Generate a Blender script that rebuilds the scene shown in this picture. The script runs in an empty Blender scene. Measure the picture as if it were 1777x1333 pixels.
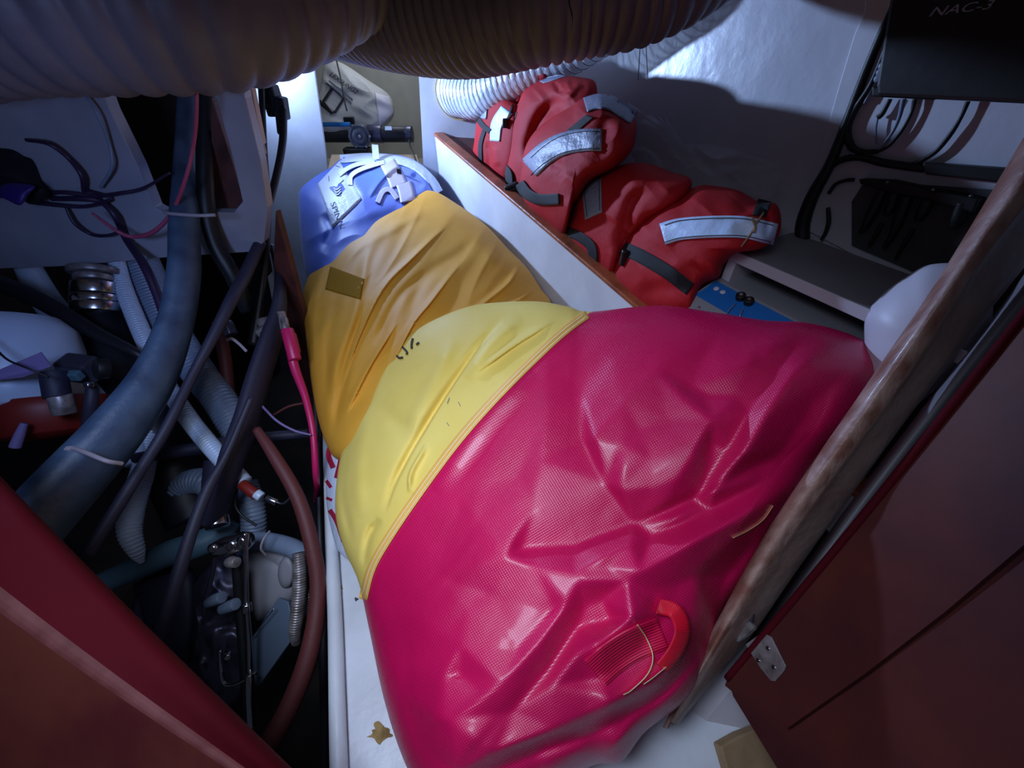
import bpy, math, random
import numpy as np
from mathutils import Vector
from mathutils.geometry import tessellate_polygon, delaunay_2d_cdt
random.seed(7)
SC = bpy.context.scene
COL = SC.collection

# ---------------------------------------------------------------- camera
FPX, PITCH = 690.0, math.radians(42)
CAM = np.array([0.0, 0.0, 1.0])
FWD = np.array([0.0, math.cos(PITCH), -math.sin(PITCH)])
UPV = np.array([0.0, math.sin(PITCH), math.cos(PITCH)])
RGT = np.array([1.0, 0.0, 0.0])
cd = bpy.data.cameras.new('camera'); cam = bpy.data.objects.new('camera', cd); COL.objects.link(cam)
cam.location = CAM; cam.rotation_euler = (math.radians(90) - PITCH, 0, 0)
cd.sensor_width = 36; cd.lens = 36 * FPX / 1777; cd.clip_start = 0.02
SC.camera = cam

# ---------------------------------------------------------------- world, lights, exposure
w = bpy.data.worlds.new('world'); SC.world = w; w.use_nodes = True
w.node_tree.nodes['Background'].inputs[0].default_value = (0.36, 0.42, 0.62, 1)
w.node_tree.nodes['Background'].inputs[1].default_value = 0.05

def light(name, kind, loc, energy, color, size=0.1, target=None, sizey=None):
    l = bpy.data.lights.new(name, kind); o = bpy.data.objects.new(name, l); COL.objects.link(o)
    o.location = loc; l.energy = energy; l.color = color
    if kind == 'AREA':
        l.size = size
        if sizey: l.shape = 'RECTANGLE'; l.size_y = sizey
    else: l.shadow_soft_size = size
    if target is not None:
        o.rotation_euler = (Vector(target) - Vector(loc)).to_track_quat('-Z', 'Y').to_euler()
    return o
LAMP = (-1.05, 2.08, 0.85)
wl = light('work_lamp', 'SPOT', LAMP, 115, (0.40, 0.58, 1.0), 0.035, (0.30, 1.66, 0.92)); wl.data.spot_size = math.radians(118); wl.data.spot_blend = 1.0
light('work_lamp_spill', 'POINT', LAMP, 6, (0.40, 0.58, 1.0), 0.035)
el = light('left_fill_light', 'AREA', (-0.62, 0.22, 0.92), 1.05, (0.30, 0.46, 1.0), 0.15, (-1.0, 1.1, 0.35)); el.data.spread = math.radians(110)  # unseen fill, added to brighten the hoses and housing at left
hl = light('hatch_daylight', 'AREA', (-0.30, 0.05, 1.34), 4.2, (0.64, 0.76, 1.0), 0.36, (-0.12, 0.50, 0.0)); hl.data.spread = math.radians(92)
light('aft_fill_light', 'AREA', (-0.6, 2.7, 1.4), 4.0, (0.75, 0.85, 1.0), 0.3, (-0.6, 2.72, 0.0))  # added fill that brightens the aft compartment; no fitting there
light('hand_torch', 'SPOT', (-0.05, 0.05, 1.12), 0.3, (0.74, 0.80, 1.0), 0.015, (0.18, 0.75, 0.3)).data.spot_size = math.radians(95)
vs = SC.view_settings
vs.view_transform = 'Standard'; vs.look = 'None'; vs.gamma = 1; vs.exposure = 0.0; vs.use_curve_mapping = False

# ---------------------------------------------------------------- helpers: points
def dirs(px, py):
    px = np.asarray(px, float); py = np.asarray(py, float)
    u = (px - 888.5) / FPX; v = (666.5 - py) / FPX
    return FWD + u[..., None] * RGT + v[..., None] * UPV
def at(px, py, t):
    """world point seen at a pixel of the photograph, t metres deep"""
    return CAM + dirs(px, py) * np.asarray(t, float)[..., None]
def hit(px, py, n, c):
    """where the sight line meets the plane n.x = c"""
    d = dirs(px, py); n = np.asarray(n, float)
    return CAM + d * ((c - CAM @ n) / (d @ n))[..., None]
def depth_on(px, py, n, c):
    d = dirs(px, py); n = np.asarray(n, float)
    return (c - CAM @ n) / (d @ n)
WN = np.array([0.885, 0.466, 0.0])        # normal of the partition and of the hull side
CP, CW = 0.712, 1.085
def smooth(pts, n=12, closed=False):
    P = np.asarray(pts, float); out = []; m = len(P)
    rng = m if closed else m - 1
    for i in range(rng):
        p1, p2 = P[i % m], P[(i + 1) % m]
        p0 = P[(i - 1) % m] if closed or i > 0 else 2 * p1 - p2
        p3 = P[(i + 2) % m] if closed or i + 2 < m else 2 * p2 - p1
        for k in range(n):
            t = k / n
            out.append(0.5 * (2 * p1 + (p2 - p0) * t + (2 * p0 - 5 * p1 + 4 * p2 - p3) * t * t + (3 * p1 - p0 - 3 * p2 + p3) * t ** 3))
    if not closed: out.append(P[-1])
    return np.array(out)
def vnoise(x, y, seed=0):
    """smooth value noise, vectorised"""
    xi = np.floor(x).astype(int); yi = np.floor(y).astype(int); fx = x - xi; fy = y - yi
    fx = fx * fx * (3 - 2 * fx); fy = fy * fy * (3 - 2 * fy)
    def h(a, b):
        s = np.sin(a * 127.1 + b * 311.7 + seed * 74.7) * 43758.5453
        return s - np.floor(s)
    return ((h(xi, yi) * (1 - fx) + h(xi + 1, yi) * fx) * (1 - fy) + (h(xi, yi + 1) * (1 - fx) + h(xi + 1, yi + 1) * fx) * fy) * 2 - 1

# ---------------------------------------------------------------- helpers: objects
ORG = {}
def tag(o, label=None, cat=None, group=None, kind=None):
    if label: o['label'] = label
    if cat: o['category'] = cat
    if group: o['group'] = group
    if kind: o['kind'] = kind
    return o
def thing(name, loc, label, cat, group=None):
    o = bpy.data.objects.new(name, None); COL.objects.link(o); o.empty_display_size = 0.02
    o.location = loc; ORG[o] = np.array(loc, float)
    return tag(o, label, cat, group)
def mesh(name, V, F, mat, parent=None, sm=True, uv=None, label=None):
    V = np.asarray(V, float)
    me = bpy.data.meshes.new(name)
    if parent is None:
        org = (V.min(0) + V.max(0)) / 2; org[2] = V[:, 2].min()
    else: org = ORG[parent]
    me.from_pydata((V - org).tolist(), [], [list(map(int, f)) for f in F]); me.update()
    if sm: me.polygons.foreach_set('use_smooth', [True] * len(me.polygons))
    if uv is not None:
        l = me.uv_layers.new(name='UVMap'); idx = np.empty(len(me.loops), int); me.loops.foreach_get('vertex_index', idx)
        l.data.foreach_set('uv', np.asarray(uv, float)[idx].ravel())
    for m in (mat if isinstance(mat, list) else [mat]): me.materials.append(m)
    o = bpy.data.objects.new(name, me); COL.objects.link(o)
    if parent is None: o.location = org; ORG[o] = org
    else: o.parent = parent; ORG[o] = ORG[parent]
    if label: o['label'] = label
    return o
def bevel(o, w=0.004, seg=2, ang=40):
    m = o.modifiers.new('bevel', 'BEVEL'); m.width = w; m.segments = seg; m.limit_method = 'ANGLE'; m.angle_limit = math.radians(ang)
    return o
def slab3(name, P, thick, mat, parent=None, holes=(), bev=0.003, label=None):
    """flat board: outline P (3D, coplanar), thickness vector"""
    loops = [np.asarray(P, float)] + [np.asarray(h, float) for h in holes]
    tv = np.asarray(thick, float)
    allp = np.concatenate(loops); n = len(allp)
    tris = tessellate_polygon([[Vector(p) for p in l] for l in loops])
    V = np.concatenate([allp, allp + tv]); F = [list(t) for t in tris] + [[a + n for a in t[::-1]] for t in tris]
    b = 0
    for l in loops:
        m = len(l)
        for i in range(m): F.append([b + i, b + (i + 1) % m, b + (i + 1) % m + n, b + i + n])
        b += m
    o = mesh(name, V, F, mat, parent, sm=False, label=label)
    import bmesh
    bm = bmesh.new(); bm.from_mesh(o.data); bmesh.ops.recalc_face_normals(bm, faces=bm.faces)
    bmesh.ops.dissolve_limit(bm, angle_limit=0.01, verts=bm.verts, edges=bm.edges) if not holes else None
    bm.to_mesh(o.data); bm.free()
    if bev: bevel(o, bev)
    return o
def slab(name, px, n, c, thick, mat, parent=None, holes=(), bev=0.003, label=None):
    """board lying in the plane n.x = c, its outline given as seen in the photograph; thick > 0 goes away from the viewer"""
    n = np.asarray(n, float); n = n / np.linalg.norm(n); c = float(n @ c) if np.ndim(c) else c   # c: a number or a point of the plane
    P = hit(*np.array(px, float).T, n, c); H = [hit(*np.array(h, float).T, n, c) for h in holes]
    s = 1 if n @ (P.mean(0) - CAM) > 0 else -1
    return slab3(name, P, n * s * thick, mat, parent, H, bev, label)
def box(name, c, sx, sy, sz, mat, parent=None, X=(1, 0, 0), Y=(0, 1, 0), bev=0.003, label=None):
    X = np.array(X, float); X /= np.linalg.norm(X); Y = np.array(Y, float); Y -= X * (X @ Y); Y /= np.linalg.norm(Y); Z = np.cross(X, Y)
    c = np.array(c, float)
    V = [c + X * sx * a / 2 + Y * sy * b / 2 + Z * sz * d / 2 for a in (-1, 1) for b in (-1, 1) for d in (-1, 1)]
    F = [(0, 1, 3, 2), (4, 6, 7, 5), (0, 4, 5, 1), (2, 3, 7, 6), (0, 2, 6, 4), (1, 5, 7, 3)]
    o = mesh(name, V, F, mat, parent, sm=False, label=label)
    if bev: bevel(o, bev)
    return o
def tube3(name, P, R, mat, parent=None, seg=16, rib=0, amp=0.0, helix=0.0, n=None, cap=True, flat=None, label=None, smooth_path=True, rpow=1.0):
    """hose through 3D points P with radii R; rib = spacing of its corrugations in metres, amp their height"""
    P = np.asarray(P, float); R = np.broadcast_to(np.asarray(R, float), (len(P),))
    Q = np.concatenate([P, R[:, None]], 1)
    if smooth_path: Q = smooth(Q, 14)
    L = np.concatenate([[0], np.cumsum(np.linalg.norm(np.diff(Q[:, :3], axis=0), axis=1))])
    if n is None: n = len(Q)
    if rib: n = int(L[-1] / rib * 8)
    s = np.linspace(0, L[-1], max(n, 2)); Q = np.stack([np.interp(s, L, Q[:, k]) for k in range(4)], 1)
    T = np.gradient(Q[:, :3], axis=0); T /= np.linalg.norm(T, axis=1)[:, None] + 1e-12
    N = np.zeros_like(T); a = np.array([0, 0, 1.0]) if abs(T[0, 2]) < 0.8 else np.array([1.0, 0, 0])
    N[0] = a - T[0] * (a @ T[0]); N[0] /= np.linalg.norm(N[0])
    for i in range(1, len(T)):
        v = N[i - 1] - T[i] * (N[i - 1] @ T[i]); N[i] = v / np.linalg.norm(v)
    B = np.cross(T, N); th = np.linspace(0, 2 * np.pi, seg, endpoint=False)
    rr = Q[:, 3][:, None] * np.ones((1, seg))
    if rib:
        ph = (s / rib)[:, None] + helix * th[None] / (2 * np.pi)
        rr = rr + amp * (np.abs(np.cos(np.pi * ph)) ** rpow * 2 - 1)
    fx, fy = flat if flat else (1, 1)
    V = Q[:, None, :3] + (N[:, None] * (np.cos(th) * fx)[None, :, None] + B[:, None] * (np.sin(th) * fy)[None, :, None]) * rr[:, :, None]
    m = len(s); V = V.reshape(-1, 3); F = []
    for i in range(m - 1):
        for j in range(seg):
            k = (j + 1) % seg; F.append((i * seg + j, i * seg + k, (i + 1) * seg + k, (i + 1) * seg + j))
    if cap: F.append(tuple(range(seg - 1, -1, -1))); F.append(tuple((m - 1) * seg + j for j in range(seg)))
    uv = np.stack([np.repeat(s, seg), np.tile(th / 6.283, m)], 1)
    return mesh(name, V, F, mat, parent, uv=uv, label=label)
def tube(name, pts, mat, parent=None, **kw):
    """pts: (px, py, depth, width in photograph pixels)"""
    A = np.array(pts, float)
    return tube3(name, at(A[:, 0], A[:, 1], A[:, 2]), A[:, 3] / 2 / FPX * A[:, 2], mat, parent, **kw)
def cyl(name, a, b, r, mat, parent=None, seg=24, bev=0.002, label=None, r2=None):
    o = tube3(name, [a, b], [r, r if r2 is None else r2], mat, parent, seg=seg, smooth_path=False, n=2, label=label)
    if bev: bevel(o, bev)
    return o
def lathe(name, base, axis, prof, mat, parent=None, seg=32, label=None):
    """prof: (distance along the axis, radius)"""
    axis = np.array(axis, float); axis /= np.linalg.norm(axis); base = np.array(base, float)
    a = np.array([0, 0, 1.0]) if abs(axis[2]) < 0.8 else np.array([1.0, 0, 0]); N = a - axis * (a @ axis); N /= np.linalg.norm(N); B = np.cross(axis, N)
    V = []; F = []
    for h, r in prof:
        for j in range(seg):
            t = 2 * math.pi * j / seg; V.append(base + axis * h + (N * math.cos(t) + B * math.sin(t)) * max(r, 1e-4))
    for i in range(len(prof) - 1):
        for j in range(seg):
            k = (j + 1) % seg; F.append((i * seg + j, i * seg + k, (i + 1) * seg + k, (i + 1) * seg + j))
    F.append(tuple(range(seg - 1, -1, -1))); F.append(tuple((len(prof) - 1) * seg + j for j in range(seg)))
    o = mesh(name, V, F, mat, parent, label=label); bevel(o, 0.001, 1, 35)
    return o

# ---------------------------------------------------------------- helpers: materials
def srgb(r, g, b):
    f = lambda c: (c / 255 / 12.92) if c <= 10.3 else ((c / 255 + 0.055) / 1.055) ** 2.4
    return (f(r), f(g), f(b), 1)
def mat(name, col, rough=0.6, metal=0.0, col2=None, scale=8.0, detail=4, bump=0.0, bscale=40.0, coat=0.0, stretch=(1, 1, 1), spec=0.5, trans=0.0, alpha=1.0, sheen=0.0, ramp=(0.35, 0.65), uv=False, sss=0.0):
    m = bpy.data.materials.new(name); m.use_nodes = True; nt = m.node_tree; N = nt.nodes; L = nt.links
    b = N['Principled BSDF']; b.inputs['Base Color'].default_value = col; b.inputs['Roughness'].default_value = rough; b.inputs['Metallic'].default_value = metal
    b.inputs['Coat Weight'].default_value = coat; b.inputs['Coat Roughness'].default_value = 0.15; b.inputs['Specular IOR Level'].default_value = spec
    b.inputs['Transmission Weight'].default_value = trans; b.inputs['Alpha'].default_value = alpha; b.inputs['Sheen Weight'].default_value = sheen
    tc = N.new('ShaderNodeTexCoord'); mp = N.new('ShaderNodeMapping'); mp.inputs['Scale'].default_value = stretch
    L.new(tc.outputs['UV' if uv else 'Object'], mp.inputs[0])
    if col2 is not None:
        nz = N.new('ShaderNodeTexNoise'); nz.inputs['Scale'].default_value = scale; nz.inputs['Detail'].default_value = detail
        cr = N.new('ShaderNodeValToRGB'); cr.color_ramp.elements[0].position = ramp[0]; cr.color_ramp.elements[1].position = ramp[1]
        cr.color_ramp.elements[0].color = col; cr.color_ramp.elements[1].color = col2
        L.new(mp.outputs[0], nz.inputs['Vector']); L.new(nz.outputs[0], cr.inputs[0]); L.new(cr.outputs[0], b.inputs['Base Color'])
    if bump:
        n2 = N.new('ShaderNodeTexNoise'); n2.inputs['Scale'].default_value = bscale; n2.inputs['Detail'].default_value = 5
        bp = N.new('ShaderNodeBump'); bp.inputs['Strength'].default_value = bump; bp.inputs['Distance'].default_value = 0.01
        L.new(mp.outputs[0], n2.inputs['Vector']); L.new(n2.outputs[0], bp.inputs['Height']); L.new(bp.outputs[0], b.inputs['Normal'])
    return m
def weave(m, freq, strength=0.25, dist=0.001, ang=0.0, aspect=1.0, coarse=0.0):
    """woven relief from the UV map, in metres"""
    nt = m.node_tree; N = nt.nodes; L = nt.links; b = N['Principled BSDF']
    tc = N.new('ShaderNodeTexCoord'); mp = N.new('ShaderNodeMapping'); mp.inputs['Rotation'].default_value = (0, 0, ang); L.new(tc.outputs['UV'], mp.inputs[0])
    hs = []
    for ax, f in (('X', freq), ('Y', freq * aspect)):
        wv = N.new('ShaderNodeTexWave'); wv.bands_direction = ax; wv.inputs['Scale'].default_value = f; wv.inputs['Distortion'].default_value = 0.6
        wv.inputs['Detail'].default_value = 1; L.new(mp.outputs[0], wv.inputs['Vector']); hs.append(wv)
    mx = N.new('ShaderNodeMath'); mx.operation = 'MULTIPLY'; L.new(hs[0].outputs['Fac'], mx.inputs[0]); L.new(hs[1].outputs['Fac'], mx.inputs[1])
    bp = N.new('ShaderNodeBump'); bp.inputs['Strength'].default_value = strength; bp.inputs['Distance'].default_value = dist
    L.new(mx.outputs[0], bp.inputs['Height'])
    old = b.inputs['Normal'].links[0].from_socket if b.inputs['Normal'].is_linked else None
    if old: L.new(old, bp.inputs['Normal'])
    L.new(bp.outputs[0], b.inputs['Normal'])
    return m

# ---------------------------------------------------------------- helpers: soft bodies
def seg_dist(X, Y, poly):
    """distance to a polyline, fraction along it, side"""
    best = np.full(X.shape, 1e9); fr = np.zeros(X.shape); side = np.zeros(X.shape)
    L = np.concatenate([[0], np.cumsum(np.linalg.norm(np.diff(poly, axis=0), axis=1))])
    for i in range(len(poly) - 1):
        a, b = poly[i], poly[i + 1]; d = b - a; ll = d @ d + 1e-9
        t = np.clip(((X - a[0]) * d[0] + (Y - a[1]) * d[1]) / ll, 0, 1)
        qx = X - a[0] - t * d[0]; qy = Y - a[1] - t * d[1]; q = np.hypot(qx, qy)
        k = q < best; best = np.where(k, q, best); fr = np.where(k, (L[i] + t * (L[i + 1] - L[i])) / L[-1], fr)
        side = np.where(k, np.sign(d[0] * qy - d[1] * qx), side)
    return best, fr, side
class Soft:
    """closed stuffed body: outline as seen, every point at its own depth, swelling to both sides of its middle sheet"""
    def __init__(s, outline, centre, anchors, front, back, p=2.0, q=2.0, floor=None, wall=None, quad=False, noise=(), n=12):
        s.c = np.array(centre, float); O = smooth(outline, n, True) - s.c
        th = np.arctan2(O[:, 1], O[:, 0]); R = np.hypot(O[:, 0], O[:, 1])
        o = np.argsort(th); s.th = th[o]; s.R = R[o]
        s.th = np.concatenate([s.th - 2 * np.pi, s.th, s.th + 2 * np.pi]); s.R = np.tile(s.R, 3)
        s.hf = None; s.guard = None
        s.front, s.back, s.p, s.q, s.floor, s.wall, s.strokes, s.noise, s.quad = front, back, p, q, floor, wall, [], noise, quad
        if callable(anchors): s.D = anchors
        else:
            A = np.array(anchors, float); M = s.basis(A[:, 0], A[:, 1], quad)
            k = np.linalg.lstsq(M, 1 / A[:, 2], rcond=None)[0]
            s.D = lambda x, y: 1 / (s.basis(x, y, quad) @ k)
    @staticmethod
    def basis(x, y, quad):
        x = (np.asarray(x, float) - 900) / 500; y = (np.asarray(y, float) - 650) / 500
        B = [np.ones_like(x), x, y] + ([x * y, x * x, y * y] if quad == 2 else [x * y] if quad else [])
        return np.stack(B, -1)
    def stroke(s, pts, w, h, kind='round', taper=True, nsm=6):
        """a ridge (h > 0) or furrow (h < 0) along a line; w its half width in photograph pixels"""
        s.strokes.append((smooth(pts, nsm) if len(pts) > 2 else np.array(pts, float), w, h, kind, taper)); return s
    def facets(s, nodes, edges, scale=0.001, blur=5.0, step=4):
        """crumpled relief: flat facets between nodes (px, py, height in mm) joined along given crease lines"""
        O = np.stack([np.cos(s.th), np.sin(s.th)], 1) * s.R[:, None]; m = len(O) // 3; O = (s.c + O[m:2 * m])[::10]
        P = [tuple(n[:2]) for n in nodes] + [tuple(o) for o in O]; H = [n[2] for n in nodes] + [0.0] * len(O)
        r = delaunay_2d_cdt([Vector(p) for p in P], [tuple(e) for e in edges], [], 0, 1e-3)
        vs_, tr, ov = r[0], r[2], r[3]; h = []
        for i, v in enumerate(vs_):
            if ov[i]: h.append(H[ov[i][0]])
            else:
                d = [(v[0] - p[0]) ** 2 + (v[1] - p[1]) ** 2 + 1 for p in P]; w_ = [1 / q ** 2 for q in d]; h.append(sum(a * b for a, b in zip(w_, H)) / sum(w_))
        lo = np.array(P).min(0) - 40; hi = np.array(P).max(0) + 40; nx, ny = ((hi - lo) / step).astype(int) + 1
        G = np.zeros((nx, ny)); gx = lo[0] + np.arange(nx) * step; gy = lo[1] + np.arange(ny) * step
        for t in tr:
            a, b, c = [np.array(vs_[k][:]) for k in t]; i0, j0 = ((np.minimum(np.minimum(a, b), c) - lo) / step).astype(int); i1, j1 = ((np.maximum(np.maximum(a, b), c) - lo) / step).astype(int) + 2
            X, Y = np.meshgrid(gx[i0:i1], gy[j0:j1], indexing='ij'); den = (b[1] - c[1]) * (a[0] - c[0]) + (c[0] - b[0]) * (a[1] - c[1])
            if abs(den) < 1e-6: continue
            l1 = ((b[1] - c[1]) * (X - c[0]) + (c[0] - b[0]) * (Y - c[1])) / den; l2 = ((c[1] - a[1]) * (X - c[0]) + (a[0] - c[0]) * (Y - c[1])) / den; l3 = 1 - l1 - l2
            k = (l1 >= -1e-6) & (l2 >= -1e-6) & (l3 >= -1e-6); sub_ = G[i0:i1, j0:j1]; k = k[:sub_.shape[0], :sub_.shape[1]]
            val = (l1 * h[t[0]] + l2 * h[t[1]] + l3 * h[t[2]])[:sub_.shape[0], :sub_.shape[1]]; sub_[k] = val[k]
        rad_ = int(3 * blur / step) + 1; kx = np.exp(-0.5 * (np.arange(-rad_, rad_ + 1) * step / blur) ** 2); kx /= kx.sum()
        G = np.apply_along_axis(lambda v: np.convolve(v, kx, 'same'), 0, G); G = np.apply_along_axis(lambda v: np.convolve(v, kx, 'same'), 1, G)
        s.hf = (G * scale, lo, step); return s
    def rad(s, x, y):
        dx = x - s.c[0]; dy = y - s.c[1]
        return np.hypot(dx, dy) / np.interp(np.arctan2(dy, dx), s.th, s.R)
    def relief(s, x, y, r):
        h = np.zeros_like(x)
        for poly, w, a, kind, taper in s.strokes:
            d, f, sd = seg_dist(x, y, poly)
            tp = np.clip(np.sin(np.pi * np.clip(f, 0.0, 1)) * 1.6, 0, 1) if taper is True else (1.0 if not taper else np.clip(1 - f, 0, 1) if taper == 'end' else np.clip(f, 0, 1))
            if kind == 'round': pr = np.exp(-(d / w) ** 2)
            elif kind == 'sharp': pr = np.exp(-d / w)
            elif kind == 'left': pr = np.where(sd > 0, np.exp(-(d / w) ** 2), np.exp(-(d / (w * 0.22)) ** 2))
            elif kind == 'right': pr = np.where(sd < 0, np.exp(-(d / w) ** 2), np.exp(-(d / (w * 0.22)) ** 2))
            h += a * tp * pr
        if s.hf is not None:
            G, lo, st = s.hf; fx = np.clip((x - lo[0]) / st, 0, G.shape[0] - 1.001); fy = np.clip((y - lo[1]) / st, 0, G.shape[1] - 1.001)
            i = fx.astype(int); j = fy.astype(int); fx = fx - i; fy = fy - j
            h += (G[i, j] * (1 - fx) + G[i + 1, j] * fx) * (1 - fy) + (G[i, j + 1] * (1 - fx) + G[i + 1, j + 1] * fx) * fy
        for (fx, fy, ang, amp, seed) in s.noise:
            ca, sa = math.cos(ang), math.sin(ang); X = (x * ca + y * sa) * fx; Y = (-x * sa + y * ca) * fy
            wx = vnoise(X * 0.5 + 9, Y * 0.5 + 4, seed + 5) * 0.8
            nn = vnoise(X + wx, Y + wx, seed)
            h += amp * (1 - 2 * np.abs(nn)) if amp > 0 else -amp * nn
        return h * np.clip((1 - r) * 6, 0, 1) ** 0.8
    def depth(s, x, y, back=False):
        x = np.asarray(x, float); y = np.asarray(y, float); r = np.clip(s.rad(x, y), 0, 1); D = s.D(x, y)
        k = np.clip(1 - r ** s.p, 0, 1) ** (1 / s.q)
        if back: t = D + s.back * k
        else: t = D - s.front * k - s.relief(x, y, r)
        return t
    def pt(s, x, y, off=0.0, back=False):
        x = np.asarray(x, float); y = np.asarray(y, float)
        t = s.depth(x, y, back); d = dirs(x, y)
        if s.wall is not None: t = np.minimum(t, (s.wall - CAM @ WN) / (d @ WN) - (0.004 if back else 0.008))
        if s.floor is not None: t = np.where(d[..., 2] < 0, np.minimum(t, (s.floor - CAM[2]) / d[..., 2] - (0.003 if back else 0.008)), t)
        if s.guard is not None: t = np.minimum(t, s.guard(d) - (0.003 if back else 0.009))
        return CAM + d * (t - off)[..., None]
    def build(s, name, mats, parent, nr=120, nt=360, classify=None, uvs=1.0, label=None):
        th = np.linspace(-np.pi, np.pi, nt, endpoint=False); R = np.interp(th, s.th, s.R)
        rs = 1 - (1 - np.linspace(0.006, 1, nr)) ** 1.25
        X = s.c[0] + (rs[:, None] * R[None]) * np.cos(th)[None]; Y = s.c[1] + (rs[:, None] * R[None]) * np.sin(th)[None]
        Vf = s.pt(X, Y); nb = nr // 3; rb = rs[np.linspace(nr - 1, 0, nb + 1).astype(int)][1:]
        Xb = s.c[0] + rb[:, None] * R[None] * np.cos(th); Yb = s.c[1] + rb[:, None] * R[None] * np.sin(th); Vb = s.pt(Xb, Yb, 0, True)
        V = np.concatenate([Vf.reshape(-1, 3), Vb.reshape(-1, 3)]); n = nr + nb
        PX = np.concatenate([X.ravel(), Xb.ravel()]); PY = np.concatenate([Y.ravel(), Yb.ravel()])
        i, j = np.meshgrid(np.arange(n - 1), np.arange(nt), indexing='ij'); k = (j + 1) % nt
        F = np.stack([i * nt + j, (i + 1) * nt + j, (i + 1) * nt + k, i * nt + k], -1).reshape(-1, 4)
        # planar map in metres for the weave
        e0 = s.pt(s.c[0], s.c[1]); sc = s.D(s.c[0], s.c[1]) / FPX * uvs; uv = np.stack([PX, PY], 1) * sc
        caps = [list(range(nt - 1, -1, -1))[::-1], [(n - 1) * nt + q for q in range(nt)][::-1]]
        if classify is None:
            return mesh(name, V, F.tolist() + caps, mats, parent, uv=uv, label=label)
        cx = PX[F].mean(1); cy = PY[F].mean(1); cl = classify(cx, cy)
        out = []
        for k2, (nm, m) in enumerate(zip(name, mats)):
            G = F[cl == k2]; used = np.unique(G); inv = np.zeros(len(V), int); inv[used] = np.arange(len(used))
            fl = inv[G].tolist()
            for cp in caps:
                if classify(PX[cp].mean(keepdims=True), PY[cp].mean(keepdims=True))[0] == k2:
                    fl.append([int(inv[v]) for v in cp])
            out.append(mesh(nm, V[used], fl, m, parent, uv=uv[used]))
        return out
    def strip(s, name, pts, w, mat_, parent, off=0.002, nsm=10, lift=None, label=None, cross=7, thick=0.0015, w2=None, sm=True):
        """band lying on the body; pts in photograph pixels, w its width"""
        P = smooth(pts, nsm) if (len(pts) > 2 and sm) else np.array([np.array(pts[0]) + (np.array(pts[-1]) - np.array(pts[0])) * k / 14 for k in range(15)], float) if len(pts) == 2 else np.array(pts, float)
        T = np.gradient(P, axis=0); T /= np.linalg.norm(T, axis=1)[:, None]; Nn = np.stack([-T[:, 1], T[:, 0]], 1)
        W = np.linspace(w, w if w2 is None else w2, len(P))
        o = np.linspace(-0.5, 0.5, cross)
        Q = P[:, None] + Nn[:, None] * (o[None, :, None] * W[:, None, None])
        lf = np.zeros(len(P)) if lift is None else np.interp(np.linspace(0, 1, len(P)), np.linspace(0, 1, len(lift)), lift)
        top = s.pt(Q[..., 0], Q[..., 1]); d = dirs(Q[..., 0], Q[..., 1])
        bot = top - d * (off + lf)[:, None, None] if False else top - d * (off * 0.2 + lf[:, None])[..., None]
        top = bot - d * (off * 0.8 + thick)
        m, c = len(P), cross; V = np.concatenate([top.reshape(-1, 3), bot.reshape(-1, 3)]); F = []; b = m * c
        for i in range(m - 1):
            for j in range(c - 1):
                q = (i * c + j, i * c + j + 1, (i + 1) * c + j + 1, (i + 1) * c + j); F.append(q); F.append(tuple(b + v for v in q[::-1]))
            F.append((i * c, (i + 1) * c, b + (i + 1) * c, b + i * c)); F.append((i * c + c - 1, b + i * c + c - 1, b + (i + 1) * c + c - 1, (i + 1) * c + c - 1))
        for j in range(c - 1):
            F.append((j, b + j, b + j + 1, j + 1)); k = (m - 1) * c; F.append((k + j, k + j + 1, b + k + j + 1, b + k + j))
        uv = np.stack(np.broadcast_arrays(np.arange(m)[:, None] * 1.0, o[None] + 0.0), -1).reshape(-1, 2)
        return mesh(name, V, F, mat_, parent, uv=np.concatenate([uv, uv]), label=label)
    def patch(s, name, poly, mat_, parent, off=0.003, res=14, label=None):
        """four-sided cloth patch lying on the body, corners in photograph pixels"""
        a, b, c, d = [np.array(p, float) for p in poly]
        U, Vv = np.meshgrid(np.linspace(0, 1, res), np.linspace(0, 1, res), indexing='ij'); U = U[..., None]; Vv = Vv[..., None]
        Q = (a * (1 - U) + b * U) * (1 - Vv) + (d * (1 - U) + c * U) * Vv
        bot = s.pt(Q[..., 0], Q[..., 1], 0.0005); top = s.pt(Q[..., 0], Q[..., 1], off)
        n = res; V = np.concatenate([top.reshape(-1, 3), bot.reshape(-1, 3)]); F = []; bb = n * n
        for i in range(n - 1):
            for j in range(n - 1): F.append((i * n + j, i * n + j + 1, (i + 1) * n + j + 1, (i + 1) * n + j))
        ring = [i * n for i in range(n)] + [(n - 1) * n + j for j in range(1, n)] + [i * n + n - 1 for i in range(n - 2, -1, -1)] + [j for j in range(n - 2, 0, -1)]
        for i in range(len(ring)): p, q = ring[i], ring[(i + 1) % len(ring)]; F.append((p, q, q + bb, p + bb))
        uv = np.concatenate([U, Vv], -1).reshape(-1, 2)
        return mesh(name, V, F, mat_, parent, uv=np.concatenate([uv, uv]), label=label)
def text_mesh(txt, shear=0.0):
    cu = bpy.data.curves.new('t', 'FONT'); cu.body = txt; cu.shear = shear; cu.resolution_u = 3; cu.align_x = 'LEFT'
    o = bpy.data.objects.new('t', cu); COL.objects.link(o); bpy.context.view_layer.update()
    dg = bpy.context.evaluated_depsgraph_get(); me = bpy.data.meshes.new_from_object(o.evaluated_get(dg))
    V = np.array([v.co[:] for v in me.vertices]); F = [list(p.vertices) for p in me.polygons]
    bpy.data.objects.remove(o); bpy.data.curves.remove(cu); bpy.data.meshes.remove(me)
    V[:, 0] -= V[:, 0].min(); V[:, :2] /= 0.72
    return V, F
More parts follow.
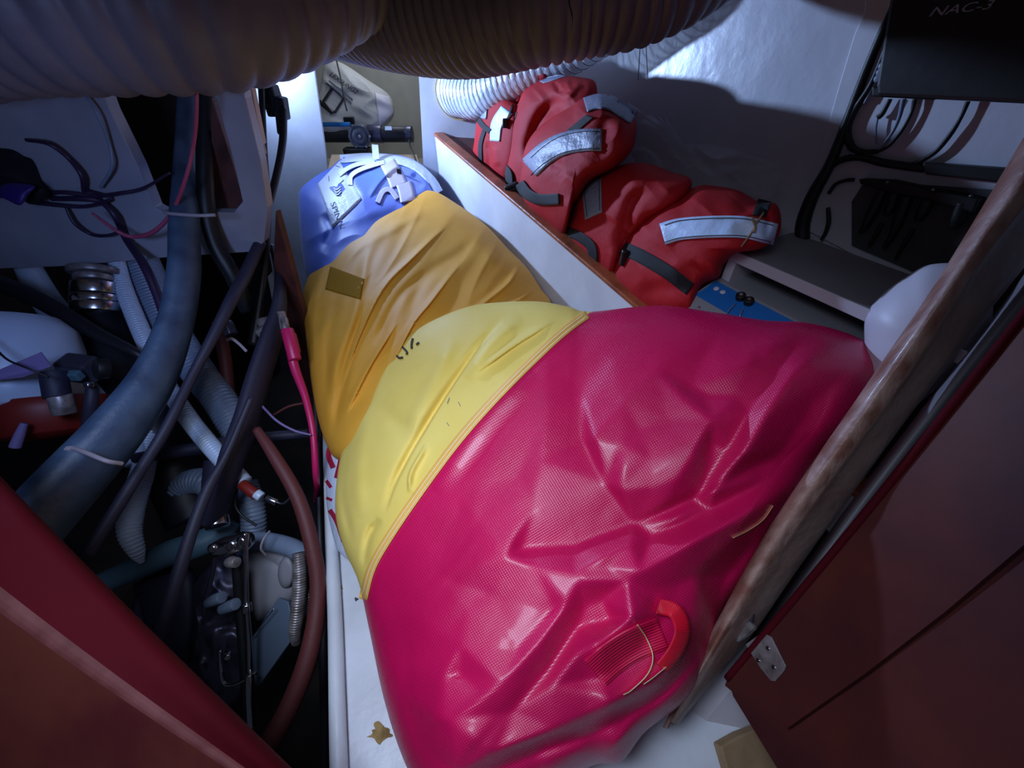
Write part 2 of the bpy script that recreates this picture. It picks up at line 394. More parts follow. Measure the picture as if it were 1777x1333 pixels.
def lettering(name, txt, org, ux, uy, fn, mat_, parent, shear=0.0):
    """ux, uy: photograph-pixel vectors of the writing line (whole length) and of the letter height"""
    V, F = text_mesh(txt, shear); wd = V[:, 0].max()
    x = org[0] + V[:, 0] / wd * ux[0] + V[:, 1] * uy[0]; y = org[1] + V[:, 0] / wd * ux[1] + V[:, 1] * uy[1]
    return mesh(name, fn(x, y), F, mat_, parent, sm=False)

# ================================================================ materials
M = {}
M['white'] = mat('white_paint', srgb(222, 224, 230), 0.38, col2=srgb(205, 206, 212), scale=5, bump=0.12, bscale=18)
M['white_hull'] = mat('white_hull_paint', srgb(214, 214, 220), 0.30, col2=srgb(196, 196, 204), scale=3, bump=0.35, bscale=9)
M['tray'] = mat('chipped_white_paint', srgb(222, 226, 234), 0.4, col2=srgb(205, 208, 214), scale=6, bump=0.25, bscale=25)
M['chip'] = mat('bare_filler', srgb(165, 135, 80), 0.8, col2=srgb(120, 92, 50), scale=60)
M['beige'] = mat('old_cream_paint', srgb(200, 196, 184), 0.6, col2=srgb(164, 158, 146), scale=3)
M['dark'] = mat('bilge_grime_gap_shade', srgb(50, 38, 31), 0.9, col2=srgb(22, 17, 15), scale=6, bump=0.3)
M['black'] = mat('black_plastic', srgb(16, 16, 18), 0.5, bump=0.05)
M['blackrub'] = mat('black_rubber', srgb(24, 22, 30), 0.5, bump=0.05)
M['webbing'] = mat('black_webbing', srgb(14, 14, 16), 0.75, bump=0.3, bscale=900)
M['navy'] = mat('dark_navy_hose', srgb(36, 34, 54), 0.6, bump=0.1)
M['slate'] = mat('slate_rubber_hose', srgb(66, 86, 110), 0.50, col2=srgb(42, 58, 82), scale=14, bump=0.15, bscale=60)
M['hosewhite'] = mat('white_hose_plastic', srgb(190, 205, 226), 0.35)
M['hosegrey'] = mat('grey_hose_plastic', srgb(120, 134, 156), 0.42)
M['teal'] = mat('teal_grey_hose', srgb(70, 98, 112), 0.5)
M['duct'] = mat('shaded_duct_film', srgb(110, 104, 116), 0.5, col2=srgb(94, 88, 100), scale=6, bump=0.25, bscale=22)  # whitish film darkened; its shade is put into the colour
M['clear_duct'] = mat('translucent_duct_film', srgb(226, 232, 240), 0.3, bump=0.5, bscale=60, alpha=0.66, spec=0.6)
M['wire'] = mat('duct_wire', srgb(130, 136, 150), 0.4, metal=0.6)
M['brass'] = mat('yellowed_ring', srgb(214, 184, 120), 0.5)
M['red_fabric'] = weave(mat('life_jacket_fabric', srgb(184, 28, 34), 0.7, col2=srgb(166, 22, 30), scale=5, bump=0.12, bscale=60, spec=0.25), 110, 0.1, 0.0006)
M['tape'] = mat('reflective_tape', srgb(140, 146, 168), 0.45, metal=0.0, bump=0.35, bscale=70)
M['tape_bright'] = mat('glare_painted_tape', srgb(200, 222, 255), 0.4, bump=0.2, bscale=60)  # same tape, retroreflected glare put into a paler base colour
M['stitch'] = mat('dark_stitching', srgb(48, 52, 60), 0.8)
M['yellow'] = weave(mat('yellow_sailcloth', srgb(236, 210, 112), 0.6, col2=srgb(226, 194, 86), scale=4, spec=0.25, bump=0.1, bscale=14), 160, 0.06, 0.0004)
M['yellow_old'] = weave(mat('amber_sailcloth', srgb(226, 164, 58), 0.62, col2=srgb(214, 150, 46), scale=4, spec=0.25, bump=0.1, bscale=14), 160, 0.06, 0.0004)
M['olive'] = mat('olive_shade', srgb(150, 108, 26), 0.9, spec=0.05)
M['pvc'] = weave(mat('crimson_pvc_cloth', srgb(206, 12, 84), 0.40, col2=srgb(190, 8, 76), scale=5, bump=0.15, bscale=20, coat=0.12, spec=0.6), 62, 0.38, 0.0014, 0.55, 1.0)
M['pvc_dark'] = weave(mat('crimson_pvc_hem', srgb(196, 10, 72), 0.36, bump=0.15, bscale=20, coat=0.15), 62, 0.3, 0.001, 0.5)
M['thread'] = mat('cream_thread', srgb(238, 214, 160), 0.7)
M['seam'] = mat('orange_seam_tape', srgb(232, 176, 84), 0.6)
M['red_web'] = mat('red_handle_webbing', srgb(236, 20, 48), 0.55)
M['blue'] = weave(mat('blue_sailcloth', srgb(44, 96, 214), 0.5, col2=srgb(34, 80, 194), scale=5, sheen=0.3), 160, 0.06, 0.0004)
M['bluewhite'] = mat('white_sailcloth', srgb(206, 214, 234), 0.5, bump=0.35, bscale=50)
M['pinkstrap'] = mat('pale_webbing', srgb(190, 180, 200), 0.6, bump=0.2, bscale=200)
M['logo'] = mat('blue_print', srgb(38, 62, 160), 0.6)
M['ink'] = mat('black_ink', srgb(52, 42, 22), 0.8)
M['inkgrey'] = mat('grey_ink', srgb(110, 116, 140), 0.8)
M['mahog'] = mat('varnished_mahogany', srgb(94, 42, 32), 0.5, col2=srgb(58, 26, 32), scale=6, detail=8, bump=0.08, bscale=12, coat=0.0, spec=0.25, stretch=(1, 1, 1), ramp=(0.3, 0.7))
M['mahog_red'] = mat('red_mahogany_edge', srgb(80, 6, 20), 0.8, col2=srgb(64, 5, 16), scale=3, spec=0.12)
M['mahog_worn'] = mat('worn_mahogany', srgb(92, 38, 30), 0.65, col2=srgb(76, 22, 24), scale=8, detail=8, spec=0.3, ramp=(0.4, 0.62))
M['scuff'] = mat('scuffed_varnish', srgb(88, 32, 32), 0.75, col2=srgb(108, 54, 54), scale=30, detail=8)
M['post'] = mat('weathered_varnished_wood', srgb(132, 88, 74), 0.5, col2=srgb(170, 138, 126), scale=16, detail=8, bump=0.5, bscale=30, coat=0.08, stretch=(1.4, 1.4, 0.8), ramp=(0.42, 0.62))
M['post_side'] = mat('greyed_wood', srgb(150, 124, 114), 0.5, col2=srgb(120, 90, 80), scale=10, detail=7, bump=0.3, bscale=30, coat=0.15)
M['teak'] = mat('orange_teak_cap', srgb(168, 92, 56), 0.42, col2=srgb(128, 62, 36), scale=12, detail=7, bump=0.2, bscale=40, coat=0.15)
M['brownboard'] = mat('brown_plywood', srgb(98, 52, 44), 0.6, col2=srgb(76, 38, 34), scale=14, detail=6)
M['lightwood'] = mat('pale_plywood', srgb(176, 146, 110), 0.6, col2=srgb(150, 120, 88), scale=14, detail=6)
M['steel'] = mat('stainless_steel', srgb(190, 188, 192), 0.22, metal=1.0, bump=0.1, bscale=30)
M['oldsteel'] = mat('tarnished_steel', srgb(170, 162, 162), 0.4, metal=0.55, col2=srgb(110, 98, 96), scale=40, detail=6)
M['gunmetal'] = mat('dark_metal', srgb(84, 82, 100), 0.35, metal=0.7)
M['rust'] = mat('rust_red_hose', srgb(92, 40, 40), 0.6, bump=0.1)
M['pink'] = mat('pink_red_cable', srgb(196, 30, 92), 0.4)
M['pinkwire'] = mat('pink_wire', srgb(170, 70, 100), 0.5)
M['purple'] = mat('purple_wire', srgb(52, 34, 62), 0.45)
M['violet'] = mat('violet_cable', srgb(48, 30, 110), 0.5)
M['orange'] = mat('dark_red_paint', srgb(120, 26, 18), 0.5)
M['mauve'] = mat('mauve_label', srgb(128, 112, 160), 0.6)
M['devblue'] = mat('blue_panel', srgb(30, 108, 186), 0.4)
M['devgrey'] = mat('grey_enamel', srgb(148, 146, 152), 0.5, bump=0.1, bscale=300)
M['shelfwhite'] = mat('white_box_paint', srgb(196, 190, 196), 0.5)
M['shelfgrey'] = mat('grey_box_paint', srgb(130, 127, 132), 0.55, col2=srgb(118, 112, 116), scale=5)
M['zip'] = mat('cable_tie_nylon', srgb(150, 140, 148), 0.5)
M['film'] = mat('clear_plastic_film', srgb(190, 194, 204), 0.12, bump=0.8, bscale=25, alpha=0.20, spec=0.9)
M['bluerod'] = mat('blue_anodised_rod', srgb(20, 100, 150), 0.35, metal=0.3)
M['redprint'] = mat('dark_red_print', srgb(168, 22, 54), 0.6)
M['white_plastic'] = mat('white_plastic', srgb(206, 200, 210), 0.45)
M['slateplate'] = mat('slate_plate', srgb(92, 108, 128), 0.5)
M['cream'] = mat('cream_edge', srgb(206, 188, 176), 0.6)

def S(o): o['kind'] = 'structure'; return o
WD = np.array([-0.466, 0.885, 0.0])

# ================================================================ the setting
# white tray the bags lie on
E = [hit(x, y, (0, 0, 1), 0) for x, y in ((584, 1500), (580, 1333), (573, 1060), (568, 880))]
d = (E[3] - E[2]); d /= np.linalg.norm(d)
Efar = E[3] + d * (2.25 - E[3][1]) / d[1]; Enear = E[0] - d * 0.3
tray = [Enear] + E + [Efar, (0.05, 2.25, 0), (0.9, 0.6, 0), (1.2, -0.5, 0), (0.0, -0.5, 0)]
floor = S(slab3('floor', tray, (0, 0, -0.04), M['tray'], bev=0.004))
for k, (cx, cy, r, mt) in enumerate([(659, 1272, 17, 'chip'), (585, 1020, 7, 'chip'), (618, 1040, 3, 'stitch')]):
    P = [hit(cx + r * (1 + 0.35 * math.sin(3.1 * a + k) + 0.2 * math.sin(7.7 * a)) * math.cos(a), cy + r * 0.95 * (1 + 0.3 * math.sin(4.3 * a + 1)) * math.sin(a), (0, 0, 1), 0.001) for a in np.linspace(0, 6.283, 40, endpoint=False)]
    slab3('paint_chip', P, (0, 0, -0.002), M[mt], floor, bev=0, label='patch of bare filler where the white paint has chipped off')
lip = tube3('lip', [Enear + (0.012, 0, 0.012), E[1] + (0.012, 0, 0.012), E[2] + (0.014, 0, 0.012), E[3] + (0.012, 0, 0.012), Efar + (0.012, 0, 0.012)], 0.016, M['tray'], floor, seg=12)
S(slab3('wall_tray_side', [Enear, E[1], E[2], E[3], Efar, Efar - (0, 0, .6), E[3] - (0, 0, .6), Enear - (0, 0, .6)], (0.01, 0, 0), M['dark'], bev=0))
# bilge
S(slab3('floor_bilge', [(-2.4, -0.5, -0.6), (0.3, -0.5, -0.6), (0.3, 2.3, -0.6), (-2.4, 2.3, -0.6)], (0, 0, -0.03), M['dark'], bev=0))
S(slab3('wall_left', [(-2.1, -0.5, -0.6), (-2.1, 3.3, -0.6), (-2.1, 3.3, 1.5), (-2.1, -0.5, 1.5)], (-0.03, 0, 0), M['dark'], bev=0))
S(slab3('ceiling', [(-2.1, 0.35, 1.46), (1.4, 0.35, 1.46), (1.4, 3.3, 1.46), (-2.1, 3.3, 1.46)], (0, 0, 0.03), M['beige'], bev=0))
# end bulkhead with its opening
hole = [hit(x, y, (0, 1, 0), 2.25) for x, y in ((534, 40), (722, 40), (738, 350), (586, 420))]
lb0 = hit(432, 60, (0, 1, 0), 2.25); lb1 = hit(468, 440, (0, 1, 0), 2.25); lb2 = hit(486, 560, (0, 1, 0), 2.25)
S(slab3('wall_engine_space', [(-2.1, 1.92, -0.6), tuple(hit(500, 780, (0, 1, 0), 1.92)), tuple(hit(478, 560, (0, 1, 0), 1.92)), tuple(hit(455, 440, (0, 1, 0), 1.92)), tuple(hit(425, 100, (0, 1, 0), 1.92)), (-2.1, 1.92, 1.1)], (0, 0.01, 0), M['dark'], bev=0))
wb = S(slab3('wall_back', [tuple(lb2 - (0, 0, .3)), (0.04, 2.25, -0.6), (0.04, 2.25, 1.46), (lb0[0], 2.25, 1.46), tuple(lb0), tuple(lb1), tuple(lb2)], (0, 0.015, 0), M['white'], holes=[hole], bev=0))
S(slab3('wall_aft_compartment', [(-1.7, 3.0, -0.3), (0.3, 3.0, -0.3), (0.3, 3.0, 1.46), (-1.7, 3.0, 1.46)], (0, 0.02, 0), M['beige'], bev=0))
S(slab3('floor_aft_compartment', [(-1.7, 2.27, 0.28), (0.3, 2.27, 0.28), (0.3, 3.0, 0.34), (-1.7, 3.0, 0.34)], (0, 0, -0.02), M['beige'], bev=0))
# hull side and its raised near panel
b0 = WN * CW
def wpt(s, z, c=CW): return tuple(WN[:2] * c + WD[:2] * s) + (z,)
S(slab3('wall_right', [wpt(-1.3, -0.1), wpt(2.0, -0.1), wpt(2.0, 1.46), wpt(-1.3, 1.46)], WN * 0.02, M['white_hull'], bev=0))
pn = [hit(x, y, WN, CW - 0.006) for x, y in ((1502, -60), (1500, 20), (1482, 60), (1455, 150), (1424, 260), (1400, 400), (1700, 560))]
S(slab3('trim_1', pn + [wpt(-1.2, 0.45, CW - .006), wpt(-1.2, 1.4, CW - .006)], WN * 0.006, M['white_hull'], bev=0.002))
# hairline joint in the hull lining
tube('lining_joint', [(1114, 40, 1.165, 1.6), (1111, 80, 1.197, 1.6), (1107, 140, 1.232, 1.6)], M['inkgrey'], bpy.data.objects['wall_right'], seg=6)

# partition, cap, shelf
c0 = np.array([0.32, 0.92, 0.45]); c1 = np.array([-0.354, 2.2, 0.60]); cdv = c1 - c0
cn = c0 - cdv * 0.45; cf = c1 + cdv * 0.03
S(slab3('wall_partition', [cn, cf, (cf[0], cf[1], 0.0), (cn[0], cn[1], 0.0)], WN * 0.018, M['white'], bev=0.001))
cw = WN * 0.042; up = np.array([0, 0, 0.014])
cap = S(slab3('trim_2', [cn - WN * .006, cf - WN * .006, cf + cw, cn + cw], up, M['teak'], bev=0.004))
sh0 = cn + WN * 0.018 - (0, 0, .004); sh1 = cf + WN * .018 - (0, 0, .004); W = CW - CP - 0.018
S(slab3('floor_shelf', [sh0, sh1, sh1 + WN * W, sh0 + WN * W], (0, 0, -0.015), M['brownboard'], bev=0))
def guard(d):
    """depth at which a sight line meets the partition or the shelf behind it"""
    tp = (CP - 0.004 - CAM @ WN) / np.maximum(d @ WN, 1e-6); P_ = CAM + d * tp[..., None]
    k = (P_ - c0) @ (cdv / (cdv @ cdv)); capz = c0[2] + cdv[2] * np.clip(k, -.45, 1.03) + .016
    ns = np.cross(cdv, WN); ns /= np.linalg.norm(ns); ns = ns if ns[2] > 0 else -ns
    ts = (ns @ c0 + .004 - CAM @ ns) / np.minimum(d @ ns, -1e-6)
    return np.where(P_[..., 2] < capz, tp, np.where(ts > 0, ts, 99.0))
# white face beside the post and lip below it
S(slab3('wall_front_right', [at(1187, 1236, .786), at(1262, 1140, .77), at(1600, 900, .76), at(1700, 1300, .72), at(1330, 1480, .70)], (0.03, -.02, 0), M['shelfwhite'], bev=0))

# ================================================================ door post, strip, door, left board
def loft(name, rows, mats, parent, thick=None, split=None):
    """rows: list of lines of (px, py, depth); all resampled alike"""
    R = []
    for r in rows:
        r = smooth(r, 10); L = np.concatenate([[0], np.cumsum(np.linalg.norm(np.diff(r[:, :2], axis=0), axis=1))]); s = np.linspace(0, L[-1], 60)
        R.append(np.stack([np.interp(s, L, r[:, k]) for k in range(3)], 1))
    R = np.array(R)
    # densify across
    K = smooth(R.reshape(len(rows), -1), 6).reshape(-1, 60, 3)
    V = at(K[..., 0], K[..., 1], K[..., 2]); m, n = V.shape[:2]
    F = [(i * n + j, i * n + j + 1, (i + 1) * n + j + 1, (i + 1) * n + j) for i in range(m - 1) for j in range(n - 1)]
    F += [(j + 1, j, (m - 1) * n + j, (m - 1) * n + j + 1) for j in range(n - 1)]
    F.append([i * n for i in range(m)]); F.append([i * n + n - 1 for i in range(m)][::-1])
    return V.reshape(-1, 3), F, m, n
dz = [(0, 0.45), (1, 0.50), (2, 0.54), (3, 0.59), (4, 0.63), (5, 0.665)]
LE = [(1830, 148), (1642, 462), (1512, 655), (1345, 900), (1240, 1085), (1150, 1262)]
RI = [(1850, 270), (1700, 468), (1573, 662), (1415, 880), (1296, 1058), (1170, 1256)]
RE = [(1870, 350), (1722, 530), (1560, 745), (1400, 965), (1300, 1108), (1182, 1250)]
T = [d_[1] for d_ in dz]
def row(L_, off, sh=0): return [(x + sh, y + sh * 0.4, t + off) for (x, y), t in zip(L_, T)]
V, F, m, n = loft('post', [row(LE, 0.085, 8), row(LE, 0.03, 0), row(LE, 0.004, 8), row([((a[0] + b[0]) / 2, (a[1] + b[1]) / 2) for a, b in zip(LE, RI)], -0.012), row(RI, -0.012, -6), row(RI, -0.004, 4), row(RE, 0.035, 0), row(RE, 0.085, -10)], None, None)
V = V.copy()
nz = vnoise(V[:, 2] * 40, V[:, 0] * 60, 3) * 0.0012 + vnoise(V[:, 2] * 14, V[:, 0] * 30, 5) * 0.0018
V += (V - CAM) * (nz / np.linalg.norm(V - CAM, axis=1))[:, None]
half = int(m * 0.56)
fa = [f for f in F if len(f) == 4 and (max(f) // n) <= half or len(f) > 4 or (max(f) // n) == m - 1 and min(f) < n]; fb = [f for f in F if f not in fa]
post = thing('door_post', V.mean(0) * (1, 1, 0) + (0, 0, V[:, 2].min()), 'weathered varnished wooden door post slanting up to the right edge', 'post')
mesh('front_face', V, fa, M['post'], post); mesh('side_face', V, fb, M['post_side'], post, label='greyed outer face of the post')
ST = [(1815, 452, .55), (1743, 542, .57), (1503, 852, .645), (1335, 1088, .70), (1262, 1182, .725)]
S2 = [(1840, 462, .54), (1764, 545, .562), (1526, 852, .64), (1352, 1088, .695), (1272, 1187, .72)]
S3 = [(1800, 440, .60), (1735, 535, .62), (1495, 846, .69), (1327, 1082, .75), (1256, 1176, .77)]
V, F, m, n = loft('s', [S3, ST, S2, [(x + 18, y + 6, t + .06) for x, y, t in S2]], None, None)
S(mesh('trim_3', V, F, M['shelfgrey'], sm=False))
V, F, m, n = loft('s', [[(x - 70, y - 20, t + .07) for x, y, t in S3], [(x - 20, y - 6, t + .06) for x, y, t in S3], [(x + 14, y + 6, t + .05) for x, y, t in S3], [(x + 20, y + 6, t + .09) for x, y, t in S3]], None, None)
S(mesh('gap_shade_backing', V, F, M['dark'], sm=False))  # added dark backing, stands for the shade in the gap
# door
H0, H1, H2 = at(1262, 1186, .655), at(1790, 528, .455), at(1400, 1420, .50)
dn = np.cross(H1 - H0, H2 - H0); dn /= np.linalg.norm(dn); dc = dn @ H0
if dn @ (CAM - H0) < 0: dn = -dn; dc = -dc
door = thing('door_1', H0, 'mahogany locker door', 'door'); del door['category']; del door['label']; door['kind'] = 'structure'
dpx = [(1262, 1176), (1345, 1078), (1530, 855), (1765, 560), (1860, 430), (1900, 900), (1900, 1450), (1420, 1450), (1272, 1208), (1270, 1200), (1258, 1190)]
slot = [(1366, 1264), (1500, 1170), (1640, 1062), (1800, 926), (1860, 878), (1868, 902), (1806, 950), (1646, 1074), (1504, 1177), (1369, 1269)]
slab('panel', dpx, dn, dc, 0.008, M['mahog'], door, holes=[slot], bev=0)
V3 = [hit(x, y, dn, dc) - dn * 0.0085 for x, y in dpx]; V3 = [p for p in V3]
slab3('backing_panel', V3, -dn * 0.010, M['mahog'], door, bev=0.002)
ed = [(1262, 1178), (1345, 1080), (1530, 857), (1765, 562), (1860, 432)]
P = np.array([hit(x, y, dn, dc) for x, y in ed]); tube3('edge_moulding', P, 0.0055, M['mahog_red'], door, seg=12)
# hinge on the door and post
hg = thing('door_latch', H0, 'small stained steel hinge plate screwed to the mahogany door', 'hinge')
def onplate(pts, off): return [hit(x, y, dn, dc) + dn * off for x, y in pts]
slab3('leaf', onplate([(1296, 1119), (1326, 1098), (1341, 1106), (1366, 1156), (1363, 1165), (1347, 1183), (1340, 1182), (1322, 1160)], 0.0008), dn * 0.0025, M['oldsteel'], hg, bev=0.0007)
for x, y in ((1336, 1126), (1319, 1147), (1346, 1159)):
    p = hit(x, y, dn, dc) + dn * 0.0034; sc_ = cyl('screw', p - dn * .001, p + dn * 0.0012, 0.0034, M['steel'], hg, seg=14, bev=0.0005); cyl('screw_recess', p + dn * .0012, p + dn * 0.0015, 0.0022, M['black'], sc_, seg=12, bev=0)
a_, b_ = hit(1290, 1112, dn, dc) + dn * .013, hit(1320, 1088, dn, dc) + dn * .013
cyl('knuckle', a_, b_, 0.006, M['oldsteel'], hg, seg=16)
slab3('upper_leaf', onplate([(1288, 1106), (1316, 1082), (1327, 1092), (1298, 1117)], 0.016), dn * 0.003, M['oldsteel'], hg, bev=0.0007)
slab3('keeper', onplate([(1287, 1092), (1305, 1062), (1322, 1068), (1318, 1086), (1296, 1104)], 0.013), dn * 0.004, M['gunmetal'], hg, bev=0.001)
# beige block below the door
bk = slab('wood_block', [(1251, 1296), (1284, 1277), (1322, 1262), (1365, 1262), (1372, 1380), (1276, 1380)], (0.3, -0.4, 0.85), at(1290, 1300, .70), 0.02, M['lightwood'])
tag(bk, 'pale plywood block in the corner under the mahogany door', 'wood block')

# left foreground board
def lrow(x0, y0, x1, y1, t0, t1): return [(x0 + (x1 - x0) * k / 4, y0 + (y1 - y0) * k / 4 + 6 * math.sin(k), t0 + (t1 - t0) * k / 4) for k in range(5)]
rows = [lrow(-80, 756, 540, 1385, .60, .60), lrow(-80, 742, 560, 1390, .53, .53), lrow(-80, 770, 545, 1392, .500, .505), lrow(-80, 870, 540, 1410, .480, .49), lrow(-80, 955, 548, 1425, .466, .478), lrow(-80, 985, 550, 1434, .461, .474), lrow(-80, 1015, 552, 1446, .460, .473), lrow(-80, 1130, 556, 1480, .463, .475), lrow(-80, 1500, 560, 1560, .470, .48)]
V, F, m, n = loft('b', rows, None, None)
lb = thing('mahogany_board', V.mean(0), 'dark red varnished mahogany board across the near left corner', 'board')
g = [f for f in F if len(f) == 4 and max(f) // n <= 24]; s2 = [f for f in F if len(f) == 4 and 24 < max(f) // n <= 35]; s3 = [f for f in F if f not in g and f not in s2]
mesh('bevelled_edge', V, g, M['mahog_red'], lb, label='glossy deep red edge of the board'); mesh('worn_corner', V, s2, M['scuff'], lb, label='scuffed corner where the varnish has worn off'); mesh('front_face', V, s3, M['mahog_worn'], lb)

# ================================================================ right-hand wall: black box, cables
def onwall(x, y, off=0.012): return depth_on(x, y, WN, CW - 0.006 - off)
def wcable(name, pts, m_, parent=None, off=0.010, **kw):
    return tube(name, [(x, y, float(onwall(x, y, off)), w_) for x, y, w_ in pts], m_, parent, **kw)
nb_ = thing('control_box', tuple(hit(1650, 180, WN, 1.0)), 'black electronic control box on the right wall, top corner of the view', 'electronics box')
slab('case', [(1556, -90), (1519, 150), (1521, 168), (1810, 182), (1810, -90)], WN, 0.985, 0.085, M['black'], nb_, bev=0.006)
lettering('lettering', 'NAC-3', (1612, 29), (108, -14), (8, -17), lambda x, y: hit(x, y, WN, 0.9835), mat('faint_grey_print', srgb(150, 152, 170), 0.6), nb_, 0.2)
for x, y, r in ((1551, 84, 4.5), (1545, 91, 5), (1539, 103, 4.5), (1534, 114, 5), (1530, 125, 5), (1526, 136, 5)):
    p = hit(x - 2, y, WN, 1.0); cyl('terminal_screw', p - WN * .004, p + WN * 0.003, r / 690 * 0.85, M['hosegrey'], nb_, seg=12)
slab('cable_gland_strip', [(1512, 150), (1512, 168), (1620, 174), (1620, 156)], WN, 0.995, 0.05, M['black'], nb_, bev=0.003)
C_ = [
 ('cable', [(1568, -20, 14), (1538, 40, 14), (1502, 125, 14), (1468, 215, 15), (1440, 285, 17), (1410, 340, 20), (1394, 385, 22), (1392, 416, 22)], 'black', 'thickest black cable running down the right wall beside the control box'),
 ('cable', [(1575, -20, 9), (1550, 50, 9), (1515, 140, 10), (1484, 190, 11), (1470, 225, 12), (1478, 255, 11), (1500, 264, 9), (1525, 262, 8)], 'black', 'black cable looping at the end of its run beside the thick one'),
 ('cable', [(1582, 0, 5), (1560, 50, 5), (1525, 130, 5), (1500, 180, 5)], 'hosegrey', 'thin grey cable clipped beside the black control box'),
 ('cable', [(1432, 300, 10), (1455, 280, 11), (1490, 273, 11), (1530, 282, 12), (1570, 288, 13), (1606, 292, 14)], 'black', 'black cable curving right from the thick cable to the upper connector block'),
 ('cable', [(1545, 172, 7), (1532, 196, 8), (1524, 204, 9)], 'black', 'short black plug hanging at the left of the control box underside'),
 ('cable', [(1568, 172, 8), (1560, 205, 6), (1545, 235, 5), (1520, 262, 5), (1490, 270, 5), (1470, 258, 4)], 'hosegrey', 'light grey cable looping down from the control box underside'),
 ('cable', [(1588, 172, 7), (1582, 195, 5), (1566, 225, 6), (1545, 250, 7), (1528, 262, 5)], 'black', 'thin black cable dropping third from left below the control box'),
 ('cable', [(1680, 176, 7), (1668, 203, 6), (1650, 232, 8), (1625, 262, 8), (1600, 278, 8), (1580, 286, 7)], 'black', 'rightmost black cable curving left below the control box'),
 ('cable', [(1524, 200, 3), (1520, 225, 3), (1521, 250, 3)], 'hosegrey', 'hair thin grey wire hanging below the short plug'),
 ('cable', [(1438, 336, 6), (1450, 320, 6), (1468, 313, 6), (1482, 312, 6)], 'black', 'thin black wire arching left of the long terminal rail'),
 ('cable', [(1437, 360, 6), (1438, 385, 7), (1432, 405, 6), (1425, 416, 5)], 'black', 'short black wire standing on the white box top beside the wall'),
]
for nm, pts, mt, lab in C_:
    o = wcable(nm, pts, M[mt], seg=10); tag(o, lab, 'cable', 'cables on the right wall')
r1 = slab('connector_block', [(1600, 283), (1604, 303), (1745, 318), (1745, 293)], WN, CW - 0.03, 0.022, M['black'], bev=0.003); tag(r1, 'long black connector block on the right wall above the terminal rail', 'connector')
tr = thing('terminal_rail', tuple(hit(1600, 340, WN, CW - .03)), 'black terminal rail with short cable tails on the right wall above the white box', 'terminal rail')
slab('rail', [(1488, 311), (1492, 320), (1530, 332), (1600, 345), (1690, 372), (1700, 345), (1620, 330), (1545, 314)], WN, CW - .035, 0.027, M['black'], tr, bev=0.004)
for q in ((1540, 316), (1620, 329), (1685, 340)): p = hit(*q, WN, CW - .036); cyl('screw', p - WN * .003, p + WN * .002, .0025, M['oldsteel'], tr, seg=10)
for pts in ([(1532, 330, 16), (1515, 365, 18), (1500, 395, 12), (1492, 402, 7)], [(1552, 335, 15), (1545, 360, 16), (1538, 372, 12)], [(1575, 340, 18), (1560, 380, 18), (1550, 405, 12), (1535, 430, 7)], [(1612, 346, 18), (1600, 370, 18), (1594, 382, 12)], [(1530, 388, 8), (1520, 408, 7), (1509, 426, 6)], [(1585, 398, 8), (1568, 425, 7), (1555, 448, 5)], [(1672, 352, 20), (1662, 380, 20), (1655, 396, 14)]):
    wcable('cable_tail', pts, M['black'], tr, off=0.02, seg=10)
gp = slab('grey_backing_board', [(1496, 322), (1478, 350), (1478, 426), (1510, 440), (1700, 520), (1720, 330), (1560, 318)], WN, CW - 0.012, 0.005, mat('dark_grey_board', srgb(70, 70, 72), 0.7), bev=0); tag(gp, 'dark grey mounting board on the wall behind the terminal rail tails', 'board')

# ================================================================ white shelf box and blue-faced device on the shelf
bx = thing('equipment_shelf', tuple(at(1270, 432, .911) * (1, 1, 0) + (0, 0, .44)), 'open-fronted white painted wooden shelf box against the right wall', 'shelf box')
A0 = at(1270, 432, .911); A0[2] = 0.62; ax = np.array([0.485, -0.875, 0]); ay = WN
def bp(a, b, z): return np.array([A0[0], A0[1], 0]) + ax * a + ay * b + (0, 0, z)
WB = CW - A0 @ WN - 0.01
slab3('top_panel', [bp(0, 0, .605), bp(0.62, 0, .605), bp(.62, WB, .605), bp(0, WB, .605)], (0, 0, .015), M['shelfgrey'], bx, bev=0.002)
slab3('front_edge', [bp(0, -.004, .597), bp(.62, -.004, .597), bp(.62, -.004, .62), bp(0, -.004, .62)], WN * .004, M['shelfwhite'], bx, bev=0.001)
slab3('side_panel', [bp(0, 0, .44), bp(0, WB, .44), bp(0, WB, .605), bp(0, 0, .605)], ax * 0.022, M['shelfwhite'], bx, bev=0.002)
slab3('side_panel', [bp(.6, 0, .44), bp(.6, WB, .44), bp(.6, WB, .605), bp(.6, 0, .605)], ax * 0.02, M['shelfwhite'], bx, bev=0.002)
slab3('back_panel', [bp(.022, WB - .01, .44), bp(.6, WB - .01, .44), bp(.6, WB - .01, .605), bp(.022, WB - .01, .605)], WN * 0.008, M['shelfgrey'], bx, bev=0)
dv = thing('battery_charger', tuple(bp(.2, 0, .44)), 'grey enamelled device with a blue front panel under the white shelf box', 'electrical device')
D0 = at(1242, 484, .955); D1 = at(1405, 566, .80); D1[2] = D0[2]; dx = D1 - D0; dx /= np.linalg.norm(dx); dyv = np.cross([0, 0, 1], dx); dyv = dyv if dyv @ WN > 0 else -dyv
DL = 0.34; zt = D0[2]
fv = at(1210, 540, .915) - D0; fv -= dx * (fv @ dx)   # slope of the front panel
top = [D0, D0 + dx * DL, D0 + dx * DL + dyv * .17, D0 + dyv * .17]
slab3('case', top, (0, 0, -0.10), M['devgrey'], dv, bev=0.003)
fl = fv / np.linalg.norm(fv) * 0.11; nf = np.cross(dx, fl); nf /= np.linalg.norm(nf); nf = nf if nf @ (CAM - D0) > 0 else -nf
def fp(a, b, o=0.0): return D0 + dx * a + fl * b + nf * o
